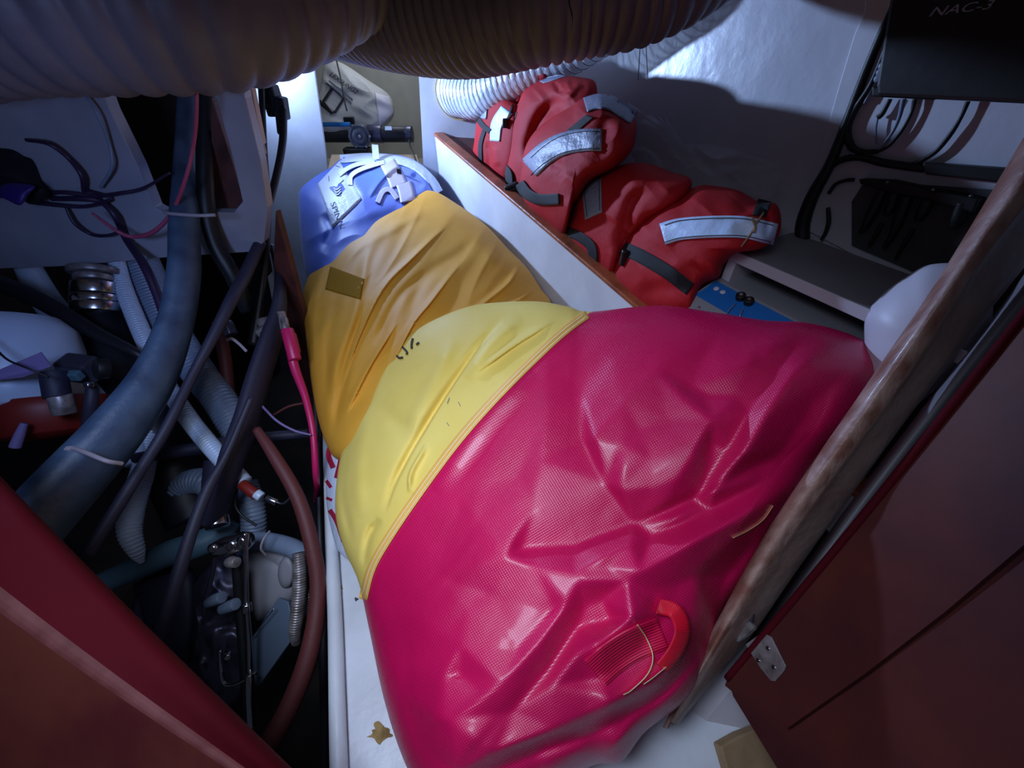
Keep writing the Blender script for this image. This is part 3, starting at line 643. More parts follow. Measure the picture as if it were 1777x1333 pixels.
slab3('front_plate', [fp(0, 0), fp(DL, 0), fp(DL, 1), fp(0, 1)], -nf * 0.012, M['devgrey'], dv, bev=0.002)
slab3('blue_face', [fp(.006, .05, .0004), fp(DL - .006, .05, .0004), fp(DL - .006, .62, .0004), fp(.006, .62, .0004)], nf * 0.001, M['devblue'], dv, bev=0, label='blue printed face of the device')
def fpx(x, y, o=0.002):
    return hit(x, y, nf, nf @ D0 + o)
for q in ((1243, 501), (1254, 507)): p = fpx(*q); cyl('button', p - nf * .002, p + nf * .002, 0.0062, M['white_plastic'], dv, seg=18)
for q in ((1285, 518), (1299, 526)):
    p = fpx(*q); kn = cyl('knob', p - nf * .002, p + nf * 0.012, 0.0105, M['black'], dv, seg=10); cyl('knob_cap', p + nf * .012, p + nf * .014, 0.004, M['oldsteel'], kn, seg=10)
p = fpx(1213, 534); cyl('screw', p - nf * .002, p + nf * .002, 0.0035, M['steel'], dv, seg=12)
for q in (((1276, 527), (1258, 550)), ((1290, 535), (1284, 556))):
    tube3('lead', [fpx(*q[0], .006), fpx((q[0][0] + q[1][0]) / 2 - 2, (q[0][1] + q[1][1]) / 2, .008), fpx(*q[1], .004)], 0.0012, M['hosegrey'], dv, seg=8)
# white rounded fender behind the post
wf = Soft([(1500, 590), (1503, 545), (1530, 512), (1570, 482), (1620, 458), (1700, 470), (1720, 560), (1640, 660), (1560, 720), (1520, 690), (1502, 640)], (1600, 590), [(1500, 600, .74), (1620, 460, .68), (1640, 660, .68)], 0.06, 0.06, p=2, q=2)
fo = wf.build('fender', M['white_plastic'], None, 40, 90); tag(fo, 'smooth white rounded fender wedged behind the wooden post', 'fender')

# ================================================================ ducts
A_ = tube('air_duct', [(-220, -30, .66, 356), (-40, -25, .68, 312), (150, -18, .70, 296), (330, -20, .74, 290), (450, -35, .80, 262), (560, -80, .86, 240), (680, -150, .92, 210)], M['duct'], seg=64, rib=0.046, amp=0.0045, helix=1, rpow=0.7)
tag(A_, 'fat shade-grey corrugated air duct hanging across the top left, nearest one', 'duct')
B_ = tube('air_duct', [(430, -70, 1.22, 200), (560, -26, 1.14, 192), (680, 0, 1.04, 196), (800, 5, .95, 206), (920, -18, .87, 212), (1020, -38, .85, 214), (1110, -56, .84, 214), (1200, -100, .82, 214), (1330, -200, .8, 214)], M['duct'], seg=64, rib=0.026, amp=0.0045, helix=1, rpow=0.6)
tag(B_, 'shade-grey finely ribbed air duct crossing the top centre behind the fat one', 'duct')
tube('seam_cord', [(989, -20, .70, 3), (988, 5, .695, 3), (993, 30, .70, 3), (990, 55, .74, 3)], M['black'], B_, seg=8)
cp_ = [(792, 160, 1.80, 74), (838, 162, 1.64, 74), (895, 135, 1.46, 66), (975, 100, 1.30, 62), (1050, 58, 1.16, 60), (1110, 20, 1.06, 62), (1160, -30, 1.0, 62), (1200, -90, .96, 62)]
Cd = tube('air_duct', cp_, M['clear_duct'], seg=40, rib=0.030, amp=0.0016, helix=1, cap=False)
tag(Cd, 'translucent wire-wound air duct joining the end bulkhead behind the life jackets', 'duct')
# its wire spiral
Q = smooth([(x, y, t, w_) for x, y, t, w_ in cp_], 40); Pc = at(Q[:, 0], Q[:, 1], Q[:, 2]); Rc = Q[:, 3] / 2 / FPX * Q[:, 2] + 0.0035
L = np.concatenate([[0], np.cumsum(np.linalg.norm(np.diff(Pc, axis=0), axis=1))]); ns = int(L[-1] / 0.030 * 20); s_ = np.linspace(0, L[-1], ns)
Pc = np.stack([np.interp(s_, L, Pc[:, k]) for k in range(3)], 1); Rc = np.interp(s_, L, Rc); Tn = np.gradient(Pc, axis=0); Tn /= np.linalg.norm(Tn, axis=1)[:, None]
Nn = np.cross(Tn, [0, 0, 1.0]); Nn /= np.linalg.norm(Nn, axis=1)[:, None]; Bn = np.cross(Tn, Nn); ph = s_ / 0.030 * 2 * np.pi
tube3('wire_spiral', Pc + (Nn * np.cos(ph)[:, None] + Bn * np.sin(ph)[:, None]) * Rc[:, None], 0.0010, M['wire'], Cd, seg=5, n=ns, smooth_path=False)
fc = hit(797, 160, (0, 1, 0), 2.245); V = []; F = []
nr_ = 48
for k in range(nr_):
    a = 2 * math.pi * k / nr_
    for r, yo in ((0.088, 0), (0.088, -.008), (0.108, -.008), (0.108, 0)): V.append(fc + (r * math.cos(a), yo, r * math.sin(a)))
for k in range(nr_):
    for q in range(4): F.append((4 * k + q, 4 * k + (q + 1) % 4, 4 * ((k + 1) % nr_) + (q + 1) % 4, 4 * ((k + 1) % nr_) + q))
mesh('flange_ring', V, F, M['brass'], Cd, sm=False, label='yellowed ring where the duct meets the bulkhead')

# ================================================================ aft compartment: sack and actuator
sk = Soft([(556, 150), (565, 112), (590, 108), (640, 140), (675, 165), (684, 195), (672, 217), (640, 235), (560, 230), (548, 190)], (610, 175), [(556, 150, 2.05), (680, 190, 2.12), (600, 230, 2.1)], 0.035, 0.06, p=4, q=1.6, noise=((0.02, 0.05, 0.5, 0.006, 3),))
sko = thing('parts_carton', tuple(sk.pt(610, 225)), 'pale plastic parts sack with black print hanging in the aft compartment', 'sack')
sk.build('body', mat('grey_white_sack', srgb(176, 174, 170), 0.5, bump=0.2, bscale=40), sko, 40, 120)
sk.patch('flap', [(650, 160), (676, 168), (684, 196), (660, 222)], M['white_plastic'], sko, 0.004)
lettering('lettering', 'LEXSUNG2', (571, 131), (47, 33), (4.5, -7), lambda x, y: sk.pt(x, y, .004), M['black'], sko, 0.25)
for a, b, w_ in (((566, 144), (598, 172), 2), ((598, 168), (580, 196), 3.5), ((577, 196), (561, 176), 4), ((561, 176), (577, 152), 5), ((544, 168), (578, 196), 7), ((571, 139), (612, 172), 1), ((569, 146), (610, 178), 0.8)):
    sk.strip('printed_line', [a, b], w_, M['black'] if w_ > 1.5 else M['inkgrey'], sko, 0.004, cross=3)
tag(tube('strap_rod', [(584, 105, 1.98, 2.6), (592, 140, 1.98, 2.6), (598, 175, 1.98, 2.6), (602, 192, 1.98, 2.6)], M['black'], seg=8), 'thin black cord hanging in front of the pale parts sack', 'cord')
ac = thing('steering_actuator', tuple(at(620, 262, 2.12)), 'black motorised steering actuator on a bracket in the aft compartment', 'actuator')
c_ = at(624, 237, 2.03); vd = -(c_ - CAM); vd /= np.linalg.norm(vd); xr = np.array([1.0, 0, 0])
lathe('gearbox', c_ - vd * 0.05, vd, [(0, .052), (.05, .054), (.062, .05), (.063, .044), (.058, .042), (.058, .034), (.066, .033), (.068, .016), (.064, .015), (.064, .009), (.07, .009)], mat('dark_grey_casting', srgb(66, 70, 82), .5), ac, 36)
cyl('boss_screw', c_ + vd * .028, c_ + vd * .032, .006, M['steel'], ac, seg=14)
cyl('motor', at(660, 233, 2.08), at(706, 233, 2.10), .037, M['blackrub'], ac, seg=32)
cyl('motor_collar', at(640, 232, 2.08), at(664, 233, 2.08), .041, M['gunmetal'], ac, seg=32)
cyl('motor_end', at(704, 233, 2.10), at(716, 233, 2.10), .038, M['gunmetal'], ac, seg=32)
slab3('label', [at(668, 219, 2.02), at(679, 219, 2.02), at(680, 226, 2.015), at(668, 226, 2.015)], vd * 0.002, M['hosewhite'], ac, bev=0)
cyl('drive_tube', at(520, 236, 2.10), at(606, 236, 2.10), .030, M['blackrub'], ac, seg=24)
cyl('blue_rod', at(520, 216, 1.98), at(608, 216, 1.98), .010, M['bluerod'], ac, seg=16, label='bright blue rod along the actuator')
box('clamp_block', at(606, 209, 2.06), .05, .03, .03, M['black'], ac)
box('mounting_bracket', at(620, 262, 2.08), .13, .06, .03, M['black'], ac)
for k in range(6):
    a = k * math.pi / 3; U = np.cross(vd, xr); U /= np.linalg.norm(U); q = c_ + vd * .012 + (xr * math.cos(a) + U * math.sin(a)) * .052; cyl('bolt', q - vd * .01, q + vd * .006, .006, M['oldsteel'], ac, seg=8)
tube('cable', [(710, 243, 2.03, 3), (712, 255, 2.03, 2.5), (718, 268, 2.03, 2.5), (724, 284, 2.0, 2.5)], M['black'], ac, seg=8)
slab3('mounting_plinth', [at(575, 268, 2.0), at(724, 268, 2.05), at(740, 330, 1.95), at(560, 330, 1.9)], (0, .02, -.03), M['lightwood'], ac, bev=.002)

# ================================================================ blue sail bag
bb = Soft([(518, 352), (522, 328), (548, 306), (575, 290), (600, 271), (650, 266), (700, 271), (735, 288), (752, 318), (770, 420), (700, 500), (560, 540), (532, 480), (522, 415)], (645, 390), [(518, 352, 1.80), (757, 325, 1.90), (650, 268, 1.98), (560, 520, 1.5), (700, 490, 1.6)], 0.17, 0.15, p=2.4, q=2, wall=None, floor=0.0,
          noise=((0.02, 0.012, 1.0, 0.010, 11), (0.045, 0.02, 0.3, -0.004, 2)))
bb.stroke([(700, 282), (665, 310), (640, 345)], 7, .014, 'left').stroke([(612, 290), (608, 320), (628, 350)], 7, -.014).stroke([(560, 370), (575, 400), (560, 440)], 10, -.02).stroke([(715, 300), (735, 325)], 7, -.015)
bg = thing('blue_sail_bag', tuple(bb.pt(645, 480)), 'blue sail bag with white bands at the far end behind the yellow bags', 'sail bag')
bb.build('body', M['blue'], bg, 90, 260)
bb.patch('white_panel', [(551, 319), (589, 279), (628, 346), (577, 396)], M['bluewhite'], bg, 0.004, label='white lettered panel')
bb.strip('white_band', [(590, 276), (640, 273), (685, 277), (722, 289), (748, 312), (762, 334)], 15, M['bluewhite'], bg, .004)
bb.strip('draw_loop', [(588, 304), (604, 292), (625, 284), (652, 282)], 8, M['bluewhite'], bg, .006, lift=(0, .01, .01, 0))
bb.strip('draw_loop', [(608, 322), (609, 306), (624, 295), (650, 286), (668, 281)], 8, M['bluewhite'], bg, .006, lift=(0, .01, .01, 0))
bb.strip('strap', [(672, 281), (685, 305), (692, 322)], 27, M['pinkstrap'], bg, .006, w2=30)
bb.strip('strap', [(700, 318), (704, 330), (708, 350)], 26, M['pinkstrap'], bg, .009)
bb.strip('strap', [(655, 352), (665, 332), (678, 330), (690, 345)], 9, M['pinkstrap'], bg, .009)
slab3('handle_tab', [at(645, 251, 1.93), at(656, 252, 1.93), at(658, 276, 1.88), at(647, 276, 1.88)], (0, .004, .001), M['bluewhite'], bg, bev=.001)
p = bb.pt(693, 300, .012); box('buckle', p, .02, .014, .035, M['black'], bg)
k_ = 120 / 1230
heart = [(540 + x * k_, 270 + y * k_) for x, y in [(325, 560), (400, 542), (460, 552), (478, 510), (500, 488), (560, 515), (600, 590), (560, 640), (530, 720), (480, 715), (400, 660), (340, 600)]]
hp = np.array(heart); hc = hp.mean(0); hv = np.concatenate([bb.pt(hp[:, 0], hp[:, 1], .0062), bb.pt(hc[0], hc[1], .0062)[None]]); emb = mesh('emblem', hv, [(i, (i + 1) % 12, 12) for i in range(12)], M['logo'], bg, sm=False)
for oy in (0, 45, 90): bb.strip('emblem_stripe', [(540 + (395 + oy * .3) * k_, 270 + (575 + oy) * k_), (540 + (450 + oy * .2) * k_, 270 + (610 + oy) * k_), (540 + (530 - oy * .0) * k_, 270 + (550 + oy) * k_)], 2.2, M['bluewhite'], emb, .0078, cross=3)
lettering('lettering', 'SPINN', (573, 353), (15, 41), (9, -4), lambda x, y: bb.pt(x, y, .0062), M['inkgrey'], bg)
for a, b in (((582, 287), (590, 290)), ((587, 300), (602, 302)), ((570, 305), (571, 314)), ((590, 318), (596, 312))): bb.strip('pen_mark', [a, b], 1, M['inkgrey'], bg, .0062, cross=3)

# ================================================================ amber sail bag in the middle
yb = Soft([(526, 520), (536, 478), (560, 425), (588, 378), (630, 348), (690, 333), (748, 331), (790, 352), (842, 390), (880, 430), (912, 462), (938, 500), (958, 540), (930, 640), (800, 760), (660, 800), (592, 800), (566, 770), (546, 700), (534, 610)], (720, 560),
          [(900, 450, 1.49), (526, 520, 1.50), (748, 331, 1.78), (580, 780, 1.06), (930, 600, 1.25), (590, 378, 1.72)], 0.20, 0.22, p=2.2, q=2.0, floor=0.0, wall=None, quad=True,
          noise=((0.0065, 0.026, -1.05, 0.006, 21), (0.012, 0.05, -0.95, -0.0022, 8)))
for pts, w_, h_, kd in [([(753, 357), (690, 392), (620, 432), (585, 470)], 9, .010, 'round'), ([(776, 391), (717, 448), (665, 502), (622, 588), (590, 680)], 7, .016, 'left'), ([(802, 454), (750, 522), (714, 568), (670, 660)], 7, .014, 'left'),
        ([(907, 452), (886, 490), (848, 522), (800, 560)], 6, .016, 'left'), ([(936, 496), (905, 520), (870, 535)], 5, .014, 'left'), ([(668, 405), (640, 440), (625, 500), (610, 560), (580, 640), (562, 740)], 9, .014, 'round'), ([(577, 420), (551, 490), (540, 560), (542, 650), (556, 740)], 8, .014, 'round'),
        ([(597, 480), (580, 540), (568, 620), (572, 720)], 10, -.012, 'round'), ([(640, 520), (610, 600), (592, 680), (575, 760)], 8, -.014, 'round'), ([(760, 345), (800, 380), (850, 430), (890, 470)], 26, .02, 'round'), ([(700, 350), (640, 372), (600, 400)], 7, .008, 'left'), ([(740, 470), (690, 520), (650, 600)], 8, -.010, 'round'),
        ([(690, 560), (640, 640), (600, 720)], 7, .014, 'left'), ([(840, 400), (800, 440), (740, 480), (700, 560)], 12, -.012, 'round')]:
    yb.stroke(pts, w_, h_ * 1.25, kd)
yb.guard = guard
yo = thing('amber_sail_bag', tuple(yb.pt(720, 740)), 'amber yellow sail bag slumped between blue bag and crimson-ended bag', 'sail bag')
yb.build('body', M['yellow_old'], yo, 170, 480)
yb.patch('shade_patch', [(573, 462), (632, 484), (626, 520), (564, 502)], M['olive'], yo, 0.0018, label='dull olive patch of painted shade')  # shade on the bag painted as an olive piece

# ================================================================ white sack with red print under the left edge
ws = Soft([(618, 708), (594, 722), (578, 752), (569, 800), (566, 860), (574, 915), (592, 962), (640, 970), (680, 850), (660, 730)], (620, 840), [(618, 708, 1.16), (566, 860, 1.04), (592, 962, .98), (680, 850, 1.0)], 0.05, 0.05, floor=0.0, noise=((0.03, 0.02, 0, -0.004, 5),))
wo = thing('printed_sack', tuple(ws.pt(600, 900)), 'white sack with dark red print, squeezed under the yellow bag at left', 'sack')
ws.build('body', M['bluewhite'], wo, 50, 160)
for pts, w_ in (([(612, 716), (596, 732), (586, 756)], 9), ([(586, 752), (576, 770), (570, 790), (578, 812)], 9), ([(584, 764), (592, 790), (584, 830)], 9), ([(572, 885), (584, 905), (596, 940)], 8), ([(566, 834), (574, 846)], 6), ([(566, 864), (576, 868)], 5)):
    ws.strip('red_print', pts, w_, M['redprint'], wo, .002, cross=5)
for y in (736, 742, 748): ws.strip('print_gap', [(590, y), (597, y + 3)], 2, M['bluewhite'], wo, .004, cross=3)

# ================================================================ crimson and yellow sail bag in front
SEAM = smooth([(1060, 528), (1027, 541), (985, 570), (939, 611), (861, 689), (790, 770), (716, 871), (670, 940), (645, 985), (632, 1030), (622, 1085)], 10)
rb = Soft([(1020, 541), (1100, 533), (1160, 531), (1240, 542), (1330, 556), (1400, 560), (1470, 578), (1512, 602), (1530, 640), (1500, 720), (1425, 800), (1375, 880), (1330, 950), (1290, 1010), (1255, 1060), (1238, 1120), (1215, 1180), (1180, 1225), (1120, 1270), (1078, 1322), (1030, 1328), (960, 1365), (850, 1420), (755, 1420),
           (705, 1330), (668, 1220), (640, 1090), (622, 1010), (596, 950), (582, 890), (586, 820), (600, 755), (618, 700), (648, 640), (690, 596), (740, 562), (800, 536), (850, 526), (930, 523), (985, 532)], (980, 860),
          [(1000, 540, 1.06), (1400, 562, .80), (1512, 605, .74), (590, 860, .93), (620, 1010, .86), (850, 1400, .62), (1240, 1020, .74), (1200, 1200, .735), (1300, 950, .715), (700, 590, 1.08), (1060, 1320, .60), (1180, 1225, .655), (900, 1390, .56), (720, 1380, .62), (980, 860, .80)], 0.185, 0.16, p=2.3, q=2.0, floor=0.0, quad=2,
          noise=((0.0045, 0.012, -0.9, -0.004, 31), (0.011, 0.03, -0.8, -0.0012, 17)))
ST_ = [
 # yellow end
 ([(875, 551), (804, 642), (740, 740), (690, 830), (668, 890)], 9, -.016, 'left'), ([(905, 548), (850, 600), (810, 660)], 12, .012, 'round'), ([(963, 557), (900, 595), (850, 630), (828, 646)], 8, .009, 'left'),
 ([(790, 580), (745, 680), (700, 760)], 14, .010, 'round'), ([(611, 736), (594, 800), (592, 860), (611, 950)], 8, -.014, 'round'), ([(640, 700), (620, 800), (622, 900)], 14, .010, 'round'), ([(709, 855), (712, 820), (740, 770)], 7, .012, 'left'),
 ([(660, 900), (640, 930), (628, 990)], 7, -.012, 'round'), ([(655, 700), (690, 735), (720, 742)], 16, -.006, 'round'), ([(920, 640), (830, 740), (750, 850)], 20, .008, 'round'),
]
for a in ST_: rb.stroke(a[0], a[1], a[2] * 1.6, a[3])
ND = []; ED = []
def chain(*p):
    i0 = len(ND); ND.extend(p)
    for k in range(len(p) - 1): ED.append((i0 + k, i0 + k + 1))
    return i0
chain((876, 968, 13), (930, 982, 9), (1002, 994, 13), (1045, 968, 15), (1095, 945, 11))
chain((878, 966, 13), (893, 930, 8), (925, 885, 3))
chain((905, 952, -6), (1000, 946, -16), (1100, 908, -20), (1200, 862, -24), (1310, 806, -18))
chain((1020, 1008, 16), (1110, 990, 24), (1200, 942, 32), (1290, 896, 32), (1345, 866, 24))
chain((1130, 930, -12), (1230, 884, -8), (1330, 832, -6))
chain((1345, 876, 20), (1310, 908, 20), (1275, 935, 17), (1225, 976, 14), (1180, 1010, 8))
chain((1300, 955, -22), (1262, 1000, -32), (1250, 1040, -20))
chain((1006, 1006, 14), (985, 1045, 13), (940, 1108, 12), (870, 1184, 9), (780, 1250, 11))
chain((1016, 1050, -8), (1000, 1090, -14), (950, 1165, -11), (890, 1235, -7))
chain((960, 1060, 1), (900, 1130, 1))
chain((1050, 985, 12), (1088, 1008, 15), (1097, 1070, 24), (1034, 1118, 16), (1000, 1138, 8), (960, 1190, 4))
chain((1045, 1040, -6), (1062, 1075, -6))
chain((1130, 1030, 4), (1150, 1070, -2)); chain((1105, 1130, -5), (1050, 1175, -4))
chain((1140, 642, 10), (1190, 692, 12), (1236, 728, 15), (1208, 780, 14), (1180, 828, 11))
chain((1140, 642, 10), (1085, 700, 9), (1030, 764, 14)) if False else chain((1085, 700, 9), (1030, 764, 14), (1080, 772, 10), (1130, 800, 5))
chain((1195, 672, -5), (1250, 648, 3), (1300, 634, 5)); chain((1225, 690, -9), (1275, 690, -8))
chain((1110, 748, 2), (1160, 730, 2)); chain((1080, 850, 5), (1130, 845, 6))
chain((1236, 770, -14), (1215, 850, -14), (1150, 880, -5))
chain((1006, 600, -4), (1008, 680, -11), (1014, 760, -15), (1050, 838, -10)); chain((950, 700, 5), (940, 800, 6))
chain((1430, 590, 9), (1376, 648, 15), (1335, 710, 17), (1290, 790, 19), (1240, 852, 13))
chain((1345, 655, -4), (1300, 715, -8), (1262, 780, -11)); chain((1410, 700, -13), (1350, 790, -18))
chain((1400, 568, 6), (1350, 590, 7), (1305, 604, 4)); chain((1370, 610, -4), (1330, 640, -3)); chain((1470, 640, 3), (1450, 700, 0), (1400, 790, -6))
chain((1206, 1000, 8), (1226, 1055, 14), (1196, 1126, 10), (1140, 1186, 12), (1075, 1216, 12), (960, 1268, 10), (860, 1305, 8), (792, 1342, 7))
chain((1238, 1090, -8), (1205, 1150, -12), (1150, 1205, -18), (1090, 1240, -20), (1020, 1275, -14), (930, 1306, -16), (860, 1335, -10))
chain((1225, 1130, 4), (1180, 1195, 8), (1115, 1255, 12), (1050, 1310, 8)); chain((1090, 1290, -6), (1060, 1318, -8)); chain((1000, 1310, 6), (960, 1340, 8))
chain((815, 1062, 6), (800, 1120, 8), (768, 1180, 8), (764, 1246, 12)); chain((764, 1246, 12), (850, 1222, 8)) if False else None
chain((705, 1150, -5), (700, 1210, -4)); chain((795, 1170, -2), (830, 1200, 2)); chain((730, 1290, -6), (760, 1320, -2))
for q in ((800, 860), (900, 830), (760, 1000), (860, 1040), (950, 620), (1100, 575), (1250, 575), (700, 1060), (1060, 620), (1180, 900)): ND.append((*q, 0))
rb.guard = guard; rb.facets(ND, ED, 0.00125, 5.0)
def cls(x, y):
    d_, f_, s_ = seg_dist(x, y, SEAM); return np.where(s_ > 0, 0, 1)
ro = thing('crimson_sail_bag', tuple(rb.pt(980, 1100)), 'large sail bag in front with crimson body and yellow end', 'sail bag')
bod = rb.build(['crimson_body', 'yellow_end'] if cls(np.array([1100.]), np.array([900.]))[0] == 0 else ['yellow_end', 'crimson_body'], [M['pvc'], M['yellow']] if cls(np.array([1100.]), np.array([900.]))[0] == 0 else [M['yellow'], M['pvc']], ro, 230, 720, classify=cls)
stp = rb.strip('seam_tape', SEAM[12:-8], 15, M['seam'], ro, .0016, sm=False, cross=7)
nv = np.gradient(SEAM, axis=0); nv /= np.linalg.norm(nv, axis=1)[:, None]; nv = np.stack([-nv[:, 1], nv[:, 0]], 1)
for o_ in (-3.5, 2.5): rb.strip('stitching', (SEAM + nv * o_)[13:-9], 1.8, M['thread'], stp, .0032, sm=False, cross=3)
# handwriting on the yellow end
hw = thing if False else None
for pts in ([(685, 612), (689, 618), (693, 621), (699, 620)], [(697, 601), (702, 606), (706, 611), (705, 615)], [(716, 587), (714, 596), (714, 605)], [(722, 598), (727, 594)], [(656, 645), (661, 640)], [(653, 651), (657, 647)]):
    rb.strip('handwriting', pts, 3.6, M['ink'], ro, .004, cross=3, nsm=5)
# webbing handle
o = rb.strip('webbing_base', [(1032, 1168), (1062, 1142), (1100, 1118), (1150, 1098)], 58, M['red_web'], ro, .003, nsm=14, cross=9, label='ribbed red webbing sewn flat')
def ribm(o_, col, f):
    m_ = mat('ribbed_webbing', col, 0.5); nt = m_.node_tree; N = nt.nodes; tc = N.new('ShaderNodeTexCoord'); wv = N.new('ShaderNodeTexWave'); wv.bands_direction = 'Y' if f > 0 else 'X'; wv.inputs['Scale'].default_value = abs(f)
    bp_ = N.new('ShaderNodeBump'); bp_.inputs['Strength'].default_value = 0.5; bp_.inputs['Distance'].default_value = .002
    nt.links.new(tc.outputs['UV'], wv.inputs['Vector']); nt.links.new(wv.outputs['Fac'], bp_.inputs['Height']); nt.links.new(bp_.outputs[0], N['Principled BSDF'].inputs['Normal']); o_.data.materials[0] = m_
ribm(o, srgb(206, 8, 70), 4.0)
o = rb.strip('webbing_handle', [(1142, 1052), (1172, 1062), (1184, 1095), (1172, 1130), (1150, 1160)], 27, M['red_web'], ro, .006, nsm=14, lift=(0, .014, .02, .014, .0), label='bright red webbing handle')
ribm(o, srgb(228, 10, 48), -0.28)
rb.strip('loose_thread', [(1106, 1084), (1122, 1108), (1133, 1140), (1124, 1170), (1096, 1198), (1082, 1206)], 1.8, M['thread'], ro, .008, cross=3)
rb.strip('loose_thread', [(1117, 1188), (1135, 1175), (1168, 1148)], 1.6, M['thread'], ro, .008, cross=3)
rb.strip('loose_thread', [(1342, 878), (1325, 902), (1300, 920), (1272, 934)], 1.8, M['thread'], ro, .003, cross=3)
for pts in ([(775, 733), (779, 739)], [(776, 700), (780, 690)], [(795, 697), (799, 705)]): rb.strip('scratch', pts, 1, M['inkgrey'], ro, .001, cross=3)

# ================================================================ life jackets
def capy(x): return 240 + (x - 760) * 290 / 340.0
def Dj(base, slope, mx):
    def f(x, y):
        u = (np.asarray(x, float) - 888.5) / FPX; v = (666.5 - np.asarray(y, float)) / FPX
        yy = FWD[1] + v * UPV[1]
        c = base + np.clip(slope * (capy(x) - y), -0.02, mx)
        return c / (WN[0] * u + WN[1] * yy)
    return f
def jk(out, cen, base, slope, mx, fr, bk=0.10, noise=(), p=4.0, q=1.7): return Soft([(750 + .375 * a, 50 + .375 * b) for a, b in out], (750 + .375 * cen[0], 50 + .375 * cen[1]), Dj(base, slope, mx), fr, bk, p=p, q=q, wall=CW, noise=noise)
def cr(*pts): return [(750 + .375 * a, 50 + .375 * b) for a, b in pts]
JN = ((0.014, 0.03, 0.8, 0.004, 7), (0.03, 0.03, 0.2, -0.002, 4))
GJ = 'life jackets piled on the side shelf'
# first: standing in the far corner
j1 = thing('life_jacket', (-0.25, 2.0, .6), 'red life jacket standing at the far end of the pile, beside the duct', 'life jacket', GJ)
a = jk([(205, 430), (215, 330), (250, 290), (300, 280), (360, 320), (400, 380), (390, 560), (350, 700), (310, 710), (250, 670), (188, 610), (195, 520)], (290, 490), .80, .0003, .08, .07, noise=JN)
a.stroke(cr((255, 520), (265, 600), (260, 660)), 4, -.012).stroke(cr((290, 540), (300, 640)), 6, .010).stroke(cr((235, 480), (225, 640)), 4, .006)
a.build('front_panel', M['red_fabric'], j1, 50, 160)
a.strip('reflective_tape', cr((270, 290), (235, 350), (225, 415)), 20, M['tape'], j1, .003)
a.strip('reflective_tape', cr((345, 375), (300, 440), (290, 520)), 24, M['tape_bright'], j1, .003, w2=18, label='reflective tape with its glare painted in')
a.strip('strap', cr((205, 405), (235, 450), (268, 475)), 9, M['webbing'], j1, .005); a.strip('strap', cr((240, 470), (222, 540), (225, 645)), 7, M['webbing'], j1, .005)
a.strip('strap', cr((372, 350), (355, 400), (340, 425)), 3, M['webbing'], j1, .006); q = a.pt(*cr((338, 437))[0], .012); box('toggle', q, .02, .02, .03, M['black'], j1, bev=.004)
c2 = jk([(288, 225), (300, 190), (350, 178), (430, 172), (510, 185), (552, 212), (520, 250), (440, 280), (400, 345), (370, 350), (335, 320), (300, 275)], (410, 240), .82, .0003, .12, .05, noise=JN)
c2.stroke(cr((340, 300), (380, 250), (440, 225)), 5, -.010).stroke(cr((430, 260), (470, 215), (540, 210)), 6, .008)
c2.build('collar', M['red_fabric'], j1, 40, 120); c2.patch('reflective_tape', cr((355, 172), (490, 160), (525, 190), (382, 208)), M['tape'], j1, .003)
# second: the big folded one
j2 = thing('life_jacket', tuple(at(960, 390, 1.35)), 'largest red life jacket bulging in the middle, black buckle hanging over the wooden cap', 'life jacket', GJ)
a = jk([(352, 560), (362, 450), (400, 340), (440, 270), (560, 222), (690, 225), (760, 260), (740, 420), (600, 560), (500, 700), (430, 810), (370, 770), (335, 700)], (510, 440), .785, .00035, .13, .075, noise=JN)
a.stroke(cr((600, 320), (520, 400), (470, 500), (440, 620)), 14, -.045).stroke(cr((560, 240), (580, 270), (590, 300)), 5, -.008).stroke(cr((620, 235), (640, 290)), 5, .008).stroke(cr((690, 240), (610, 330)), 7, .010)
a.build('rear_panel', M['red_fabric'], j2, 70, 220)
a.patch('reflective_tape', cr((480, 235), (580, 212), (625, 218), (515, 252)), M['tape'], j2, .003); a.strip('reflective_tape', cr((378, 380), (352, 470), (342, 580)), 12, M['tape'], j2, .003)
a.strip('drawcord', cr((385, 350), (365, 400), (350, 430)), 3, M['webbing'], j2, .006)
b = jk([(412, 640), (425, 560), (470, 480), (560, 400), (640, 350), (700, 310), (800, 300), (880, 350), (930, 400), (945, 470), (925, 560), (850, 640), (740, 700), (680, 780), (640, 840), (610, 960), (520, 900), (430, 820), (408, 730)], (670, 570), .758, .00042, .15, .16, noise=JN, p=5.0, q=1.5)
b.stroke(cr((800, 400), (790, 560), (740, 640)), 16, -.014).stroke(cr((560, 640), (640, 690), (680, 720)), 8, .008).stroke(cr((440, 640), (420, 740), (440, 820)), 6, .008).stroke(cr((490, 640), (560, 620), (620, 690)), 10, -.010).stroke(cr((470, 720), (500, 800), (560, 880)), 6, -.006)
b.build('front_panel', M['red_fabric'], j2, 90, 300)
tp_ = b.strip('reflective_tape', cr((448, 645), (520, 580), (600, 535), (700, 515), (785, 515)), 39, M['tape'], j2, .003)
for o_ in (-15, 15): b.strip('stitching', [(x, y + o_) for x, y in cr((455, 637), (520, 580), (600, 535), (700, 515), (775, 515))], 1, M['stitch'], tp_, .0048, cross=3)
b.strip('reflective_tape', cr((708, 352), (770, 335), (830, 345), (880, 375), (935, 410)), 26, M['tape'], j2, .003)
b.patch('hook_patch', cr((622, 470), (712, 398), (745, 410), (655, 488)), M['webbing'], j2, .004)
b.strip('strap', cr((400, 715), (440, 765), (500, 790), (588, 788)), 19, M['webbing'], j2, .012, w2=19, lift=(.02, .012, .004, 0))
a.strip('strap', cr((312, 618), (350, 668), (358, 720)), 13, M['webbing'], j2, .012, lift=(0, .006, .01)); a.strip('strap', cr((318, 690), (335, 730), (352, 745)), 6, M['webbing'], j2, .02)
